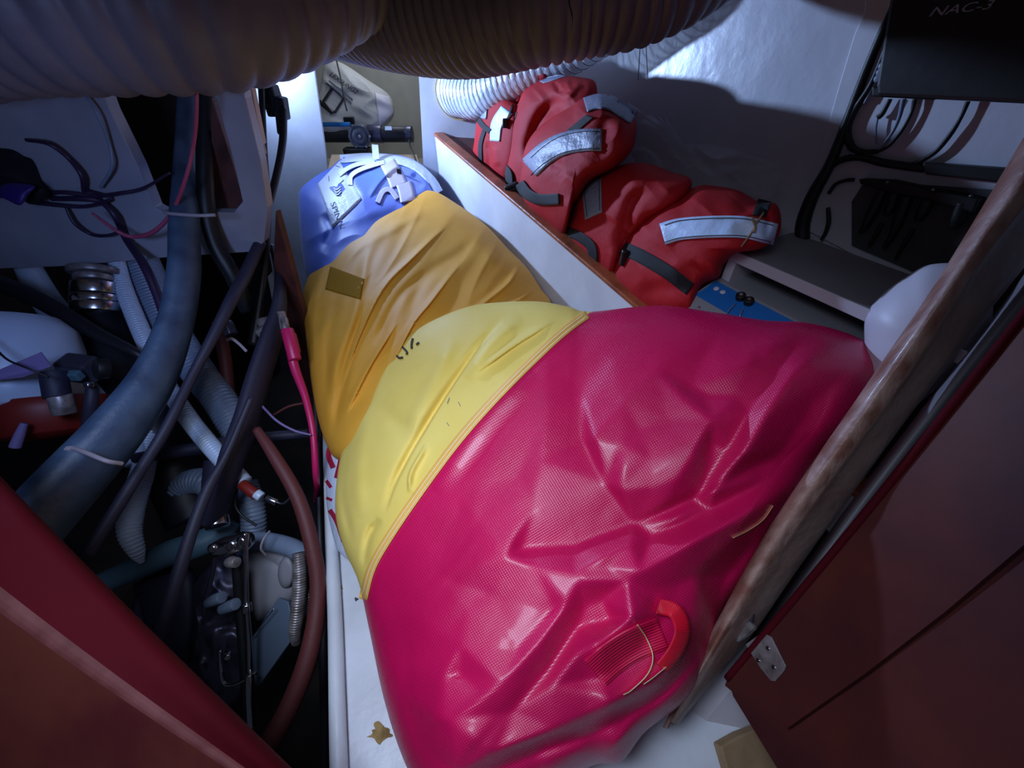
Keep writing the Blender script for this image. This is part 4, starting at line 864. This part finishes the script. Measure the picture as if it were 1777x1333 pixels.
q = a.pt(*cr((372, 748))[0], .05); box('buckle', q, .055, .03, .05, M['black'], j2, X=(1, .1, .35), bev=.008); box('buckle_bar', q + (.0, -.018, 0), .035, .012, .02, M['blackrub'], j2, X=(1, .1, .35), bev=.003)
# third: sunk between
j3 = thing('life_jacket', tuple(at(1040, 470, 1.2)), 'red life jacket lying third from the far end, one upright tape near its top', 'life jacket', GJ)
a = jk([(605, 945), (640, 850), (690, 740), (760, 680), (860, 635), (980, 620), (1100, 660), (1200, 700), (1160, 800), (1000, 900), (900, 1000), (830, 1150), (780, 1130), (700, 1070), (620, 990)], (860, 860), .768, .0004, .14, .09, noise=JN)
a.stroke(cr((1000, 740), (930, 800), (900, 900), (850, 1050)), 12, -.022).stroke(cr((960, 660), (900, 760), (840, 900)), 18, .012)
a.build('front_panel', M['red_fabric'], j3, 70, 220)
tp_ = a.patch('reflective_tape', cr((690, 712), (780, 650), (785, 850), (706, 886)), M['tape'], j3, .003)
for p0, p1 in (((700, 725), (716, 868)), ((770, 672), (775, 842))): a.strip('stitching', cr(p0, p1), 1, M['stitch'], tp_, .0048, cross=3)
a.strip('strap', cr((606, 930), (680, 962), (735, 1010), (745, 1080)), 17, M['webbing'], j3, .006)
# fourth: nearest
j4 = thing('life_jacket', tuple(at(1180, 540, .98)), 'nearest red life jacket with glare-painted tape, touching the white shelf box', 'life jacket', GJ)
a = jk([(1060, 800), (1150, 770), (1235, 725), (1330, 730), (1420, 750), (1510, 798), (1590, 810), (1615, 880), (1600, 960), (1520, 1020), (1410, 1040), (1350, 1090), (1325, 1150), (1250, 1190), (1210, 1290), (1180, 1350), (1080, 1360), (930, 1290), (825, 1160), (870, 1010), (950, 890)], (1190, 1010), .768, .00045, .15, .11, noise=JN)
a.stroke(cr((1000, 820), (1100, 790), (1230, 740)), 8, .008).stroke(cr((950, 1230), (1100, 1200), (1250, 1240)), 16, -.008).stroke(cr((1230, 1080), (1190, 1150), (1160, 1230)), 14, -.010).stroke(cr((1500, 800), (1560, 870), (1540, 960)), 6, -.012)
a.build('front_panel', M['red_fabric'], j4, 90, 280)
tp_ = a.strip('reflective_tape', cr((1065, 950), (1150, 927), (1300, 916), (1440, 918), (1540, 940), (1590, 952)), 38, M['tape_bright'], j4, .003, label='reflective tape, bluish white glare painted in')
for o_ in (-15, 15): a.strip('stitching', [(x, y + o_) for x, y in cr((1075, 948), (1150, 927), (1300, 916), (1440, 918), (1540, 940), (1580, 950))], 1.2, M['stitch'], tp_, .0048, cross=3)
a.patch('hook_patch', cr((1480, 860), (1510, 785), (1570, 800), (1545, 870)), M['webbing'], j4, .004)
a.strip('strap', cr((882, 1015), (960, 1050), (1080, 1120), (1195, 1205)), 24, M['webbing'], j4, .006)
q = a.pt(*cr((887, 1060))[0], .018); box('buckle', q, .018, .014, .045, M['black'], j4, bev=.005)
a.strip('cord', cr((1535, 850), (1500, 900), (1485, 930), (1430, 1010)), 3, M['lightwood'], j4, .008, cross=3); a.strip('cord', cr((1480, 870), (1495, 910), (1490, 940)), 5, M['lightwood'], j4, .010, cross=3)
# crumpled clear film behind
pf = Soft([(1085, 180), (1130, 186), (1158, 205), (1170, 245), (1230, 250), (1290, 262), (1355, 285), (1352, 320), (1330, 348), (1250, 340), (1180, 320), (1110, 290), (1080, 230)], (1200, 275), Dj(.86, .0006, .12), 0.06, 0.03, wall=CW, noise=((0.03, 0.04, 0.6, 0.016, 3), (0.06, 0.07, 0.2, 0.008, 8)))
po = pf.build('plastic_bag', M['film'], None, 60, 180); tag(po, 'crumpled clear plastic bag behind the life jackets against the wall', 'plastic bag')

# ================================================================ left side: tank housing, hoses, engine bay
def yp(x, y, c): return float(depth_on(x, y, (0, 1, 0), c))
tk = thing('tank_housing', (-1.2, 1.13, .45), 'white fibreglass housing with a tapering cut-out at upper left', 'tank housing')
outer = [(-260, 60), (408, 60), (425, 170), (452, 280), (464, 360), (458, 420), (440, 437), (300, 446), (120, 462), (-260, 476)]
cut = [(150, 80), (368, 80), (372, 160), (400, 260), (421, 350), (405, 369), (282, 368), (268, 360), (240, 290), (190, 190)]
slab('front_panel', outer, (0, 1, 0), 1.12, 0.035, mat('grey_white_fibreglass', srgb(168, 168, 180), 0.35, col2=srgb(140, 138, 150), scale=3, bump=0.1, bscale=10), tk, holes=[cut], bev=0.006)
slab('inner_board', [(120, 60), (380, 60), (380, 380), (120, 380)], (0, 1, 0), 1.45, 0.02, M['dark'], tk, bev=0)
slab('brown_gusset', [(366, 170), (374, 190), (424, 348), (404, 372), (366, 372)], (0, 1, 0), 1.19, 0.02, M['brownboard'], tk, bev=.002, label='brown plywood gusset inside the cut-out')
slab('pale_batten', [(404, 60), (415, 60), (430, 170), (458, 268), (452, 274), (440, 270), (420, 200), (408, 150)], (0, 1, 0), 1.20, 0.02, M['lightwood'], tk, bev=.002)
slab('edge_strip', [(400, 60), (405, 60), (412, 150), (440, 270), (436, 276), (420, 220), (404, 150)], (0, 1, 0), 1.16, 0.02, M['cream'], tk, bev=.001)
slab('edge_strip', [(428, 60), (434, 60), (436, 150), (456, 250), (452, 254), (440, 200), (430, 150)], (0, 1, 0), 1.16, 0.02, M['cream'], tk, bev=.001)
# plywood plank between hoses and bags
pk = slab('plywood_plank', [(478, 366), (498, 436), (528, 548), (550, 690), (572, 880), (560, 884), (538, 740), (512, 640), (492, 560), (474, 462)], (0.35, 1, 0), at(520, 560, 1.38), 0.02, M['brownboard'], bev=.002)
tag(pk, 'narrow brown plywood plank standing between the hoses and the amber bag', 'plank')

def hose(lab, pts, m_, cat='hose', name=None, group=None, **kw):
    o = tube(name or cat, pts, M[m_], **kw); return tag(o, lab, cat, group)
g1 = 'hoses in the engine space'
big = hose('thick slate blue hose sweeping down to the lower left', [(330, 140, 1.12, 40), (328, 240, 1.10, 46), (324, 330, 1.05, 50), (320, 400, 1.02, 54), (320, 470, 1.00, 58), (305, 560, .97, 62), (268, 655, .92, 76), (205, 745, .86, 94), (125, 835, .80, 108), (40, 930, .74, 118)], 'slate', seg=24, flat=(1, 0.7))
def tie(parent, pts, w_): return tube('cable_tie', [(x, y, t, w_) for x, y, t in pts], M['zip'], parent, seg=8, label='pale nylon cable tie')
tie(big, [(122, 776, .78), (150, 786, .765), (185, 800, .765), (212, 805, .79)], 8); q = at(120, 780, .775); box('tie_head', q, .012, .01, .012, M['zip'], big)
tie(big, [(285, 368, .98), (300, 371, .97), (345, 374, .97), (374, 373, .98)], 6)
hose('smooth white hose running down behind the slate blue hose', [(44, 455, 1.30, 34), (80, 520, 1.26, 40), (120, 570, 1.22, 44), (165, 640, 1.18, 42), (205, 720, 1.14, 42), (240, 800, 1.1, 40)], 'hosewhite', seg=20)
hose('narrow white ribbed hose crossing behind the slate blue hose', [(200, 445, 1.22, 22), (215, 500, 1.2, 24), (245, 575, 1.17, 26), (285, 660, 1.13, 26), (330, 730, 1.10, 27), (375, 785, 1.06, 28), (424, 838, 1.04, 26)], 'hosewhite', seg=20, rib=.0085, amp=.0012)
hose('wide grey ribbed hose behind the narrow white one', [(235, 440, 1.30, 56), (262, 500, 1.28, 56), (295, 570, 1.25, 52), (340, 640, 1.22, 50), (385, 700, 1.20, 50), (425, 770, 1.2, 48)], 'hosegrey', seg=24, rib=.011, amp=.0018)
hose('black hose slanting right below the white housing', [(-40, 480, 1.10, 30), (40, 508, 1.09, 28), (110, 545, 1.08, 26), (170, 580, 1.08, 22), (235, 612, 1.08, 16), (260, 630, 1.1, 12)], 'blackrub', seg=16)
ex = hose('fat black exhaust hose held by steel clamps', [(172, 440, 1.26, 56), (170, 520, 1.24, 70), (195, 600, 1.22, 84), (235, 690, 1.20, 86), (290, 790, 1.2, 84), (340, 900, 1.2, 84)], 'blackrub', 'hose', seg=28)
for y0, y1, rr in ((466, 476, 34), (478, 488, 27), (492, 512, 31), (514, 526, 33), (527, 543, 34)):
    cyl('hose_clamp', at(163 + (y0 - 466) * .09, y0, 1.17), at(163 + (y1 - 466) * .09, y1, 1.17), rr / 690 * 1.17, M['steel'] if y0 > 480 else M['oldsteel'], ex, seg=32)
p = at(128, 516, 1.12); cyl('clamp_screw', p, p + (.035, 0, -.01), .009, M['oldsteel'], ex, seg=12)
# strainer at far left
wsn = thing('sea_strainer', tuple(at(60, 740, 1.0)), 'white cylindrical water pump with red base at the left edge', 'water pump')
lathe('body', at(30, 712, 1.0), at(20, 540, 1.0) - at(30, 712, 1.0), [(0, .10), (.02, .125), (.06, .13), (.15, .125), (.20, .115), (.235, .08), (.245, .02)], M['hosewhite'], wsn, 40)
lathe('base', at(95, 760, 1.02), at(85, 690, 1.02) - at(95, 760, 1.02), [(0, .06), (.015, .10), (.07, .115), (.10, .11)], M['orange'], wsn, 40, label='dark red base of the pump')
b_ = at(30, 640, 1.0)
slab3('label', [at(-20, 650, .865), at(70, 612, .88), at(88, 636, .90), at(40, 655, .87), at(-20, 662, .86)], (0, .003, 0), M['mauve'], wsn, bev=0)
box('fitting', at(140, 640, .98), .07, .05, .06, M['gunmetal'], wsn, X=(1, 0, -.2), bev=.008); box('fitting', at(128, 652, .94), .035, .02, .022, M['teal'], wsn, X=(1, 0, 0), bev=.004)
cyl('elbow', at(92, 645, .92), at(100, 690, .92), .024, M['navy'], wsn); cyl('coupling', at(103, 685, .92), at(113, 718, .93), .022, M['oldsteel'], wsn)
cyl('valve', at(165, 640, .95), at(188, 640, .97), .025, M['black'], wsn); cyl('bolt', at(150, 668, .93), at(158, 668, .92), .007, M['steel'], wsn, seg=10)
hose('dark hose dropping from the pump valve beside the red base', [(160, 668, .96, 16), (158, 700, .96, 20), (152, 740, .97, 18), (142, 790, .98, 18)], 'navy', seg=14)
hose('thin black wire drooping across the white pump', [(-20, 590, .86, 3.5), (10, 622, .85, 3.5), (45, 638, .85, 3.5), (85, 655, .87, 3.5)], 'black', 'wire', seg=8)
hose('pale stub of hose below the pump at the left edge', [(42, 735, .9, 10), (34, 755, .9, 14), (26, 776, .9, 16)], 'mauve', seg=12)
# hoses to the right of the slate one
hose('wide flat navy strap hose in the centre of the engine space', [(474, 430, 1.32, 20), (486, 480, 1.28, 28), (484, 540, 1.2, 40), (470, 590, 1.15, 52), (448, 660, 1.10, 58), (428, 730, 1.05, 62), (405, 790, 1.0, 60), (388, 850, 1.0, 54), (370, 900, 1.02, 50)], 'navy', seg=20, flat=(1, .55))
hose('thin dark hose slanting left of the navy strap hose', [(452, 420, 1.16, 18), (424, 480, 1.10, 20), (402, 520, 1.04, 20), (372, 580, 1.0, 18), (335, 650, .96, 16), (290, 740, .90, 17), (235, 830, .86, 19), (150, 965, .80, 22)], 'navy', seg=14)
hose('thin dark hose running down through the centre', [(436, 690, .98, 10), (395, 785, .94, 12), (360, 850, .90, 18), (330, 930, .86, 20), (290, 1060, .82, 24), (250, 1160, .8, 24)], 'navy', seg=14)
hose('dark rigid pipe lying level across the hoses', [(235, 795, 1.08, 18), (320, 782, 1.08, 22), (400, 768, 1.12, 22), (470, 758, 1.14, 18), (535, 752, 1.16, 16)], 'navy', 'pipe', seg=16)
hose('rust red hose, upper piece beside the navy strap hose', [(378, 560, 1.24, 18), (390, 620, 1.24, 20), (398, 690, 1.24, 18)], 'rust', seg=14)
hose('long rust red hose curving down along the white tray', [(445, 745, 1.02, 14), (475, 790, 1.0, 20), (515, 860, .98, 23), (540, 940, .96, 25), (552, 1020, .94, 27), (540, 1120, .90, 32), (505, 1220, .86, 34), (450, 1320, .82, 36)], 'rust', seg=18)
bc = hose('pink red battery cable hanging beside the plywood plank', [(503, 600, 1.14, 16), (512, 640, 1.14, 15), (530, 690, 1.12, 12), (543, 750, 1.10, 11), (548, 820, 1.10, 11), (550, 850, 1.16, 9), (548, 870, 1.26, 8)], 'pink', 'cable', seg=14)
cyl('terminal_sleeve', at(498, 572, 1.14), at(512, 625, 1.13), .017, M['pink'], bc, seg=14); cyl('terminal_sleeve', at(508, 580, 1.18), at(516, 612, 1.16), .010, M['pink'], bc, seg=12); cyl('terminal_lug', at(492, 552, 1.15), at(497, 576, 1.14), .011, M['oldsteel'], bc, seg=10)
hose('thin mauve wire reaching from the hoses towards the cable', [(455, 705, 1.08, 4), (480, 730, 1.08, 4), (510, 747, 1.08, 4), (540, 755, 1.08, 3)], 'mauve', 'wire', seg=8)
hose('thin red wire behind the mauve wire', [(475, 720, 1.12, 4), (500, 706, 1.12, 4), (525, 700, 1.12, 4)], 'rust', 'wire', seg=8)
hose('pale bent tie wire below the dark hose junction', [(394, 590, 1.08, 6), (402, 588, 1.08, 6), (415, 597, 1.08, 5), (428, 610, 1.08, 5)], 'zip', 'wire', seg=8)
vl = thing('valve_fitting', tuple(at(462, 580, 1.2)), 'tarnished metal valve fitting among the cables beside the plank', 'valve')
box('block', at(470, 575, 1.2), .06, .05, .05, M['oldsteel'], vl, X=(1, .2, .3), bev=.006); cyl('spindle', at(450, 560, 1.18), at(492, 552, 1.18), .013, M['oldsteel'], vl, seg=14); cyl('cap', at(486, 542, 1.17), at(494, 572, 1.17), .014, M['oldsteel'], vl, seg=12)
cyl('nut', at(392, 560, 1.2), at(402, 582, 1.2), .020, M['gunmetal'], vl, seg=6)
# upper cables
hose('thick black hose hanging in front of the cut-out', [(358, 60, 1.00, 32), (357, 200, 1.03, 28), (357, 340, 1.06, 26), (372, 420, 1.10, 26), (405, 480, 1.14, 26), (430, 540, 1.2, 24)], 'black', seg=18)
hose('left black cable of the pair in front of the white bulkhead', [(453, 130, 1.2, 9), (458, 250, 1.2, 10), (464, 350, 1.2, 11), (462, 430, 1.2, 12), (452, 520, 1.2, 14), (440, 600, 1.2, 18)], 'black', 'cable', seg=12)
hose('right black cable of the pair, crossing down to the left', [(492, 190, 1.24, 12), (490, 250, 1.24, 12), (476, 320, 1.22, 12), (455, 390, 1.2, 12), (438, 450, 1.18, 14), (420, 510, 1.18, 16)], 'black', 'cable', seg=12)
pl = thing('cable_connector', tuple(at(478, 200, 1.25)), 'black connector block above the pair of cables by the lit bulkhead', 'connector')
box('block', at(474, 175, 1.26), .045, .05, .08, M['black'], pl, bev=.005); box('latch', at(490, 188, 1.26), .03, .04, .06, M['blackrub'], pl, X=(1, 0, -.2), bev=.005); cyl('strain_relief', at(488, 200, 1.25), at(486, 232, 1.24), .017, M['blackrub'], pl, r2=.008, seg=16); cyl('rod', at(451, 140, 1.24), at(456, 215, 1.22), .007, M['oldsteel'], pl, seg=10)
# wires in front of the housing
WR = [([(46, 243, 1.02, 6), (85, 250, 1.01, 7), (120, 275, 1.0, 8), (142, 305, 1.0, 8), (146, 332, 1.01, 7)], 'purple', 'dark purple wire arching at the top of the wire tangle'),
 ([(60, 335, 1.0, 7), (110, 334, .99, 7), (165, 340, .99, 7), (210, 335, 1.0, 6), (250, 326, 1.02, 5), (295, 300, 1.04, 4)], 'purple', 'dark purple wire running level to the right from the tangle'),
 ([(115, 360, 1.01, 5), (130, 388, 1.0, 6), (160, 407, 1.0, 6), (190, 408, 1.0, 5), (215, 398, 1.0, 5)], 'purple', 'dark wire sagging lowest below the tangle'),
 ([(90, 345, 1.0, 8), (140, 345, .99, 9), (175, 350, .98, 10), (200, 375, .98, 11), (220, 415, .98, 12), (250, 460, 1.0, 14), (272, 510, 1.04, 14), (292, 570, 1.04, 14)], 'purple', 'dark purple wire bundle running down right into the hoses'),
 ([(340, 100, 1.0, 5), (341, 190, 1.0, 6), (336, 250, .99, 6), (322, 310, .98, 6), (300, 365, .97, 6), (270, 400, .96, 7), (235, 411, .96, 7), (205, 402, .97, 6), (160, 370, .99, 4)], 'pinkwire', 'pink wire looping down from the duct across the housing'),
 ([(150, 330, 1.03, 5), (190, 345, 1.03, 5), (150, 358, 1.02, 6), (100, 356, 1.02, 7), (50, 350, 1.02, 8)], 'purple', 'short dark wire doubled back inside the tangle'),
 ([(150, 165, 1.08, 5), (170, 200, 1.08, 5), (190, 250, 1.08, 5), (194, 290, 1.08, 5), (175, 325, 1.08, 5)], 'hosegrey', 'faint grey wire hanging down the front of the housing')]
for pts, mt, lab in WR: hose(lab, [(x, y, yp(x, y, 1.105) - (0.01 if k % 2 else 0) - (0.06 if mt == 'pinkwire' else 0) if y < 420 else 1.08, w_) for k, (x, y, t, w_) in enumerate(pts)], mt, 'wire', seg=10, group='wires in front of the white housing')
lm = Soft([(-60, 235), (10, 228), (50, 242), (64, 285), (70, 318), (90, 335), (60, 352), (20, 345), (-60, 330)], (0, 290), [(-60, 235, 1.02), (70, 318, 1.02), (0, 340, 1.02)], .05, .05, noise=((.03, .03, 0, -.01, 2),))
tag(lm.build('cable_loom', mat('black_loom_tape', srgb(12, 10, 20), 0.8), None, 30, 90), 'black taped cable loom at the left edge above the wires', 'cable loom')
lm2 = Soft([(10, 318), (60, 322), (50, 338), (36, 356), (14, 348), (-4, 336)], (30, 336), [(10, 318, .96), (60, 322, .96), (36, 356, .96)], .015, .015)
tag(lm2.build('cable_sleeve', M['violet'], None, 16, 48), 'violet cable sleeve below the black loom', 'cable sleeve')

# lower engine space
hose('short curved white ribbed hose below the slate blue hose', [(262, 745, 1.16, 24), (250, 810, 1.10, 32), (232, 870, 1.05, 36), (225, 920, 1.02, 34), (236, 954, 1.02, 24), (246, 975, 1.04, 8)], 'hosewhite', seg=20, rib=.009, amp=.0012)
hose('grey ribbed hose elbow behind the central dark hose', [(300, 860, 1.16, 34), (325, 838, 1.16, 40), (360, 838, 1.16, 44), (385, 870, 1.16, 44)], 'hosegrey', seg=20, rib=.010, amp=.0014)
hose('blue grey ribbed hose rising beside the long rust hose', [(428, 840, 1.16, 34), (438, 880, 1.14, 38), (440, 925, 1.14, 38), (432, 960, 1.15, 36)], 'hosegrey', seg=20, rib=.010, amp=.0014)
vt = hose('teal grey exhaust elbow with a steel clamp in the lower middle', [(110, 1050, 1.08, 34), (180, 1012, 1.08, 38), (240, 985, 1.08, 40), (290, 962, 1.08, 44), (335, 948, 1.08, 46), (375, 930, 1.10, 44), (400, 900, 1.12, 40)], 'teal', seg=24)
cyl('hose_clamp', at(378, 915, 1.02), at(376, 898, 1.03), .027, M['steel'], vt, seg=28); cyl('hose_clamp', at(376, 898, 1.03), at(378, 893, 1.03), .024, M['oldsteel'], vt, seg=28)
hose('dark hose joining the elbow from above', [(388, 800, 1.12, 56), (380, 850, 1.10, 50), (378, 892, 1.06, 40)], 'navy', seg=22)
hose('dull grey hose bending over the engine to the right', [(400, 940, 1.12, 26), (440, 938, 1.10, 30), (490, 945, 1.08, 30), (522, 962, 1.06, 30), (530, 1000, 1.05, 26)], 'hosegrey', seg=18)
hose('second dull grey hose just below the bending one', [(430, 958, 1.14, 24), (480, 966, 1.12, 24), (508, 990, 1.1, 22)], 'devgrey', seg=18)
bh = hose('steel braided hose hanging in a loop by the rust hose', [(518, 960, 1.00, 20), (520, 1010, .99, 22), (516, 1060, .98, 22), (512, 1095, .98, 20), (514, 1115, .99, 14)], 'oldsteel', seg=18, rib=.006, amp=.0008)
tube('loop', [(524, 1020, 1.02, 10), (536, 1035, 1.02, 12), (536, 1060, 1.02, 12), (526, 1078, 1.02, 10)], M['oldsteel'], bh, seg=12, rib=.006, amp=.0006)
hose('pale tie wire around the dull grey hose', [(468, 922, 1.02, 4), (458, 935, 1.0, 4), (453, 952, 1.0, 4), (462, 964, 1.02, 4)], 'zip', 'wire', seg=8)
eg = thing('engine_block', tuple(at(430, 1250, 1.1)), 'grey engine casting in the lower left behind the chromed linkage', 'engine')
e1 = Soft([(420, 975), (470, 960), (520, 985), (518, 1030), (490, 1060), (440, 1080), (418, 1040)], (468, 1020), [(420, 975, 1.14), (520, 985, 1.14), (440, 1080, 1.12)], .05, .06, p=4); e1.build('casting', M['devgrey'], eg, 24, 70)
e2 = Soft([(486, 975), (500, 965), (512, 985), (506, 1015), (490, 1020), (482, 1000)], (497, 993), [(486, 975, 1.08), (512, 985, 1.08), (490, 1020, 1.08)], .02, .03, p=4); e2.build('casting_boss', M['devgrey'], eg, 16, 40)
slab('flange_plate', [(430, 1118), (482, 1038), (500, 1044), (512, 1102), (448, 1192), (428, 1180)], (0.1, .5, -.85), at(465, 1110, 1.03), .012, M['slateplate'], eg, bev=.002, label='slate grey plate with a bright scratched line')
tube('scratch', [(437, 1106, 1.018, 2), (476, 1056, 1.022, 2)], M['steel'], eg, seg=6)
slab('cover_plate', [(230, 1010), (345, 1000), (350, 1240), (470, 1360), (240, 1300)], (0, .4, -.9), at(330, 1150, 1.2), .02, M['navy'], eg, bev=.004)
e3 = Soft([(340, 1010), (400, 960), (430, 1000), (432, 1090), (428, 1200), (380, 1230), (342, 1180), (335, 1080)], (388, 1100), [(340, 1010, 1.06), (430, 1000, 1.08), (380, 1230, 1.04)], .03, .06, p=5, noise=((.05, .04, 0, -.012, 4),)); e3.build('gearbox_housing', M['gunmetal'], eg, 40, 120)
e4 = Soft([(250, 1000), (330, 985), (345, 1060), (330, 1150), (270, 1130), (244, 1060)], (295, 1065), [(250, 1000, 1.14), (330, 985, 1.16), (270, 1130, 1.1)], .04, .06, p=4); e4.build('sump_cover', M['navy'], eg, 24, 70)
lk = thing('shift_linkage', tuple(at(410, 1190, .98)), 'chromed linkage rods and bracket on the engine in the lower left', 'linkage')
lathe('pivot_housing', at(368, 956, .98), at(440, 934, .98) - at(368, 956, .98), [(0, .010), (.01, .020), (.035, .024), (.06, .022), (.085, .024), (.10, .016)], M['steel'], lk, 24)
for q, r in (((372, 950), .012), ((404, 945), .014), ((422, 938), .013)): lathe('bolt', at(*q, .965), (0, -.7, .7), [(0, r), (.008, r), (.012, r * .6)], M['steel'], lk, 12)
tube('left_arm', [(374, 965, .98, 9), (368, 1000, .98, 8), (358, 1040, .98, 9), (354, 1068, .98, 8)], M['gunmetal'], lk, seg=10)
tube('rod', [(425, 925, .96, 8), (427, 980, .96, 7), (428, 1040, .96, 7), (432, 1100, .96, 8), (434, 1150, .95, 9), (435, 1190, .95, 9)], M['steel'], lk, seg=12); cyl('adjuster_nut', at(428, 1048, .955), at(429, 1062, .955), .011, M['steel'], lk, seg=8)
tube('ram', [(412, 980, 1.0, 18), (418, 1060, 1.0, 18), (424, 1150, .98, 16), (432, 1260, .95, 15)], M['black'], lk, seg=14); cyl('ram_tip', at(433, 1170, .94), at(437, 1262, .92), .010, M['steel'], lk, seg=12)
tube('lower_yoke', [(382, 1128, .97, 5), (384, 1160, .97, 6), (390, 1186, .97, 7), (412, 1186, .96, 6), (444, 1168, .95, 6)], M['steel'], lk, seg=10)
lathe('coil_clip', at(396, 975, .97), (1, -.2, .3), [(0, .012), (.01, .014), (.03, .012)], M['oldsteel'], lk, 14)
for q in ((372, 1040), (396, 1052)): cyl('cap', at(q[0] - 10, q[1] + 5, .985), at(q[0] + 14, q[1] - 4, .975), .014, M['hosegrey'], lk, seg=18)
cyl('stud', at(396, 1130, .98), at(396, 1142, .96), .008, M['steel'], lk, seg=10)
sw = thing('hose_connector', tuple(at(440, 860, 1.0)), 'small red and chrome hose connector at the end of the ribbed hose', 'connector')
cyl('red_sleeve', at(420, 840, 1.02), at(446, 860, 1.01), .013, M['orange'], sw, seg=14); cyl('white_collar', at(444, 856, 1.0), at(454, 863, 1.0), .012, M['hosewhite'], sw, seg=14); cyl('tip', at(462, 864, 1.0), at(480, 872, 1.0), .008, M['steel'], sw, seg=12); tube('hook', [(478, 871, 1.0, 4), (490, 874, 1.0, 4), (502, 866, 1.0, 4), (506, 858, 1.0, 3)], M['steel'], sw, seg=8)
hose('thin black wire looping left of the blue grey ribbed hose', [(412, 850, 1.04, 4), (408, 875, 1.04, 4), (420, 895, 1.04, 4), (445, 912, 1.04, 4)], 'black', 'wire', seg=8)
p = at(106, 803, .86); o = lathe('ball_stud', p, (0, -1, .4), [(0, .004), (.006, .010), (.014, .013), (.022, .010), (.026, .003)], M['steel'], big, 20, label='small chrome stud')
hose('black drain pipe standing along the edge of the white tray', [(545, 640, 1.34, 10), (550, 760, 1.27, 12), (555, 900, 1.19, 14), (560, 1060, 1.11, 15), (564, 1240, 1.05, 16), (566, 1400, 1.02, 16)], 'blackrub', 'pipe', seg=16)
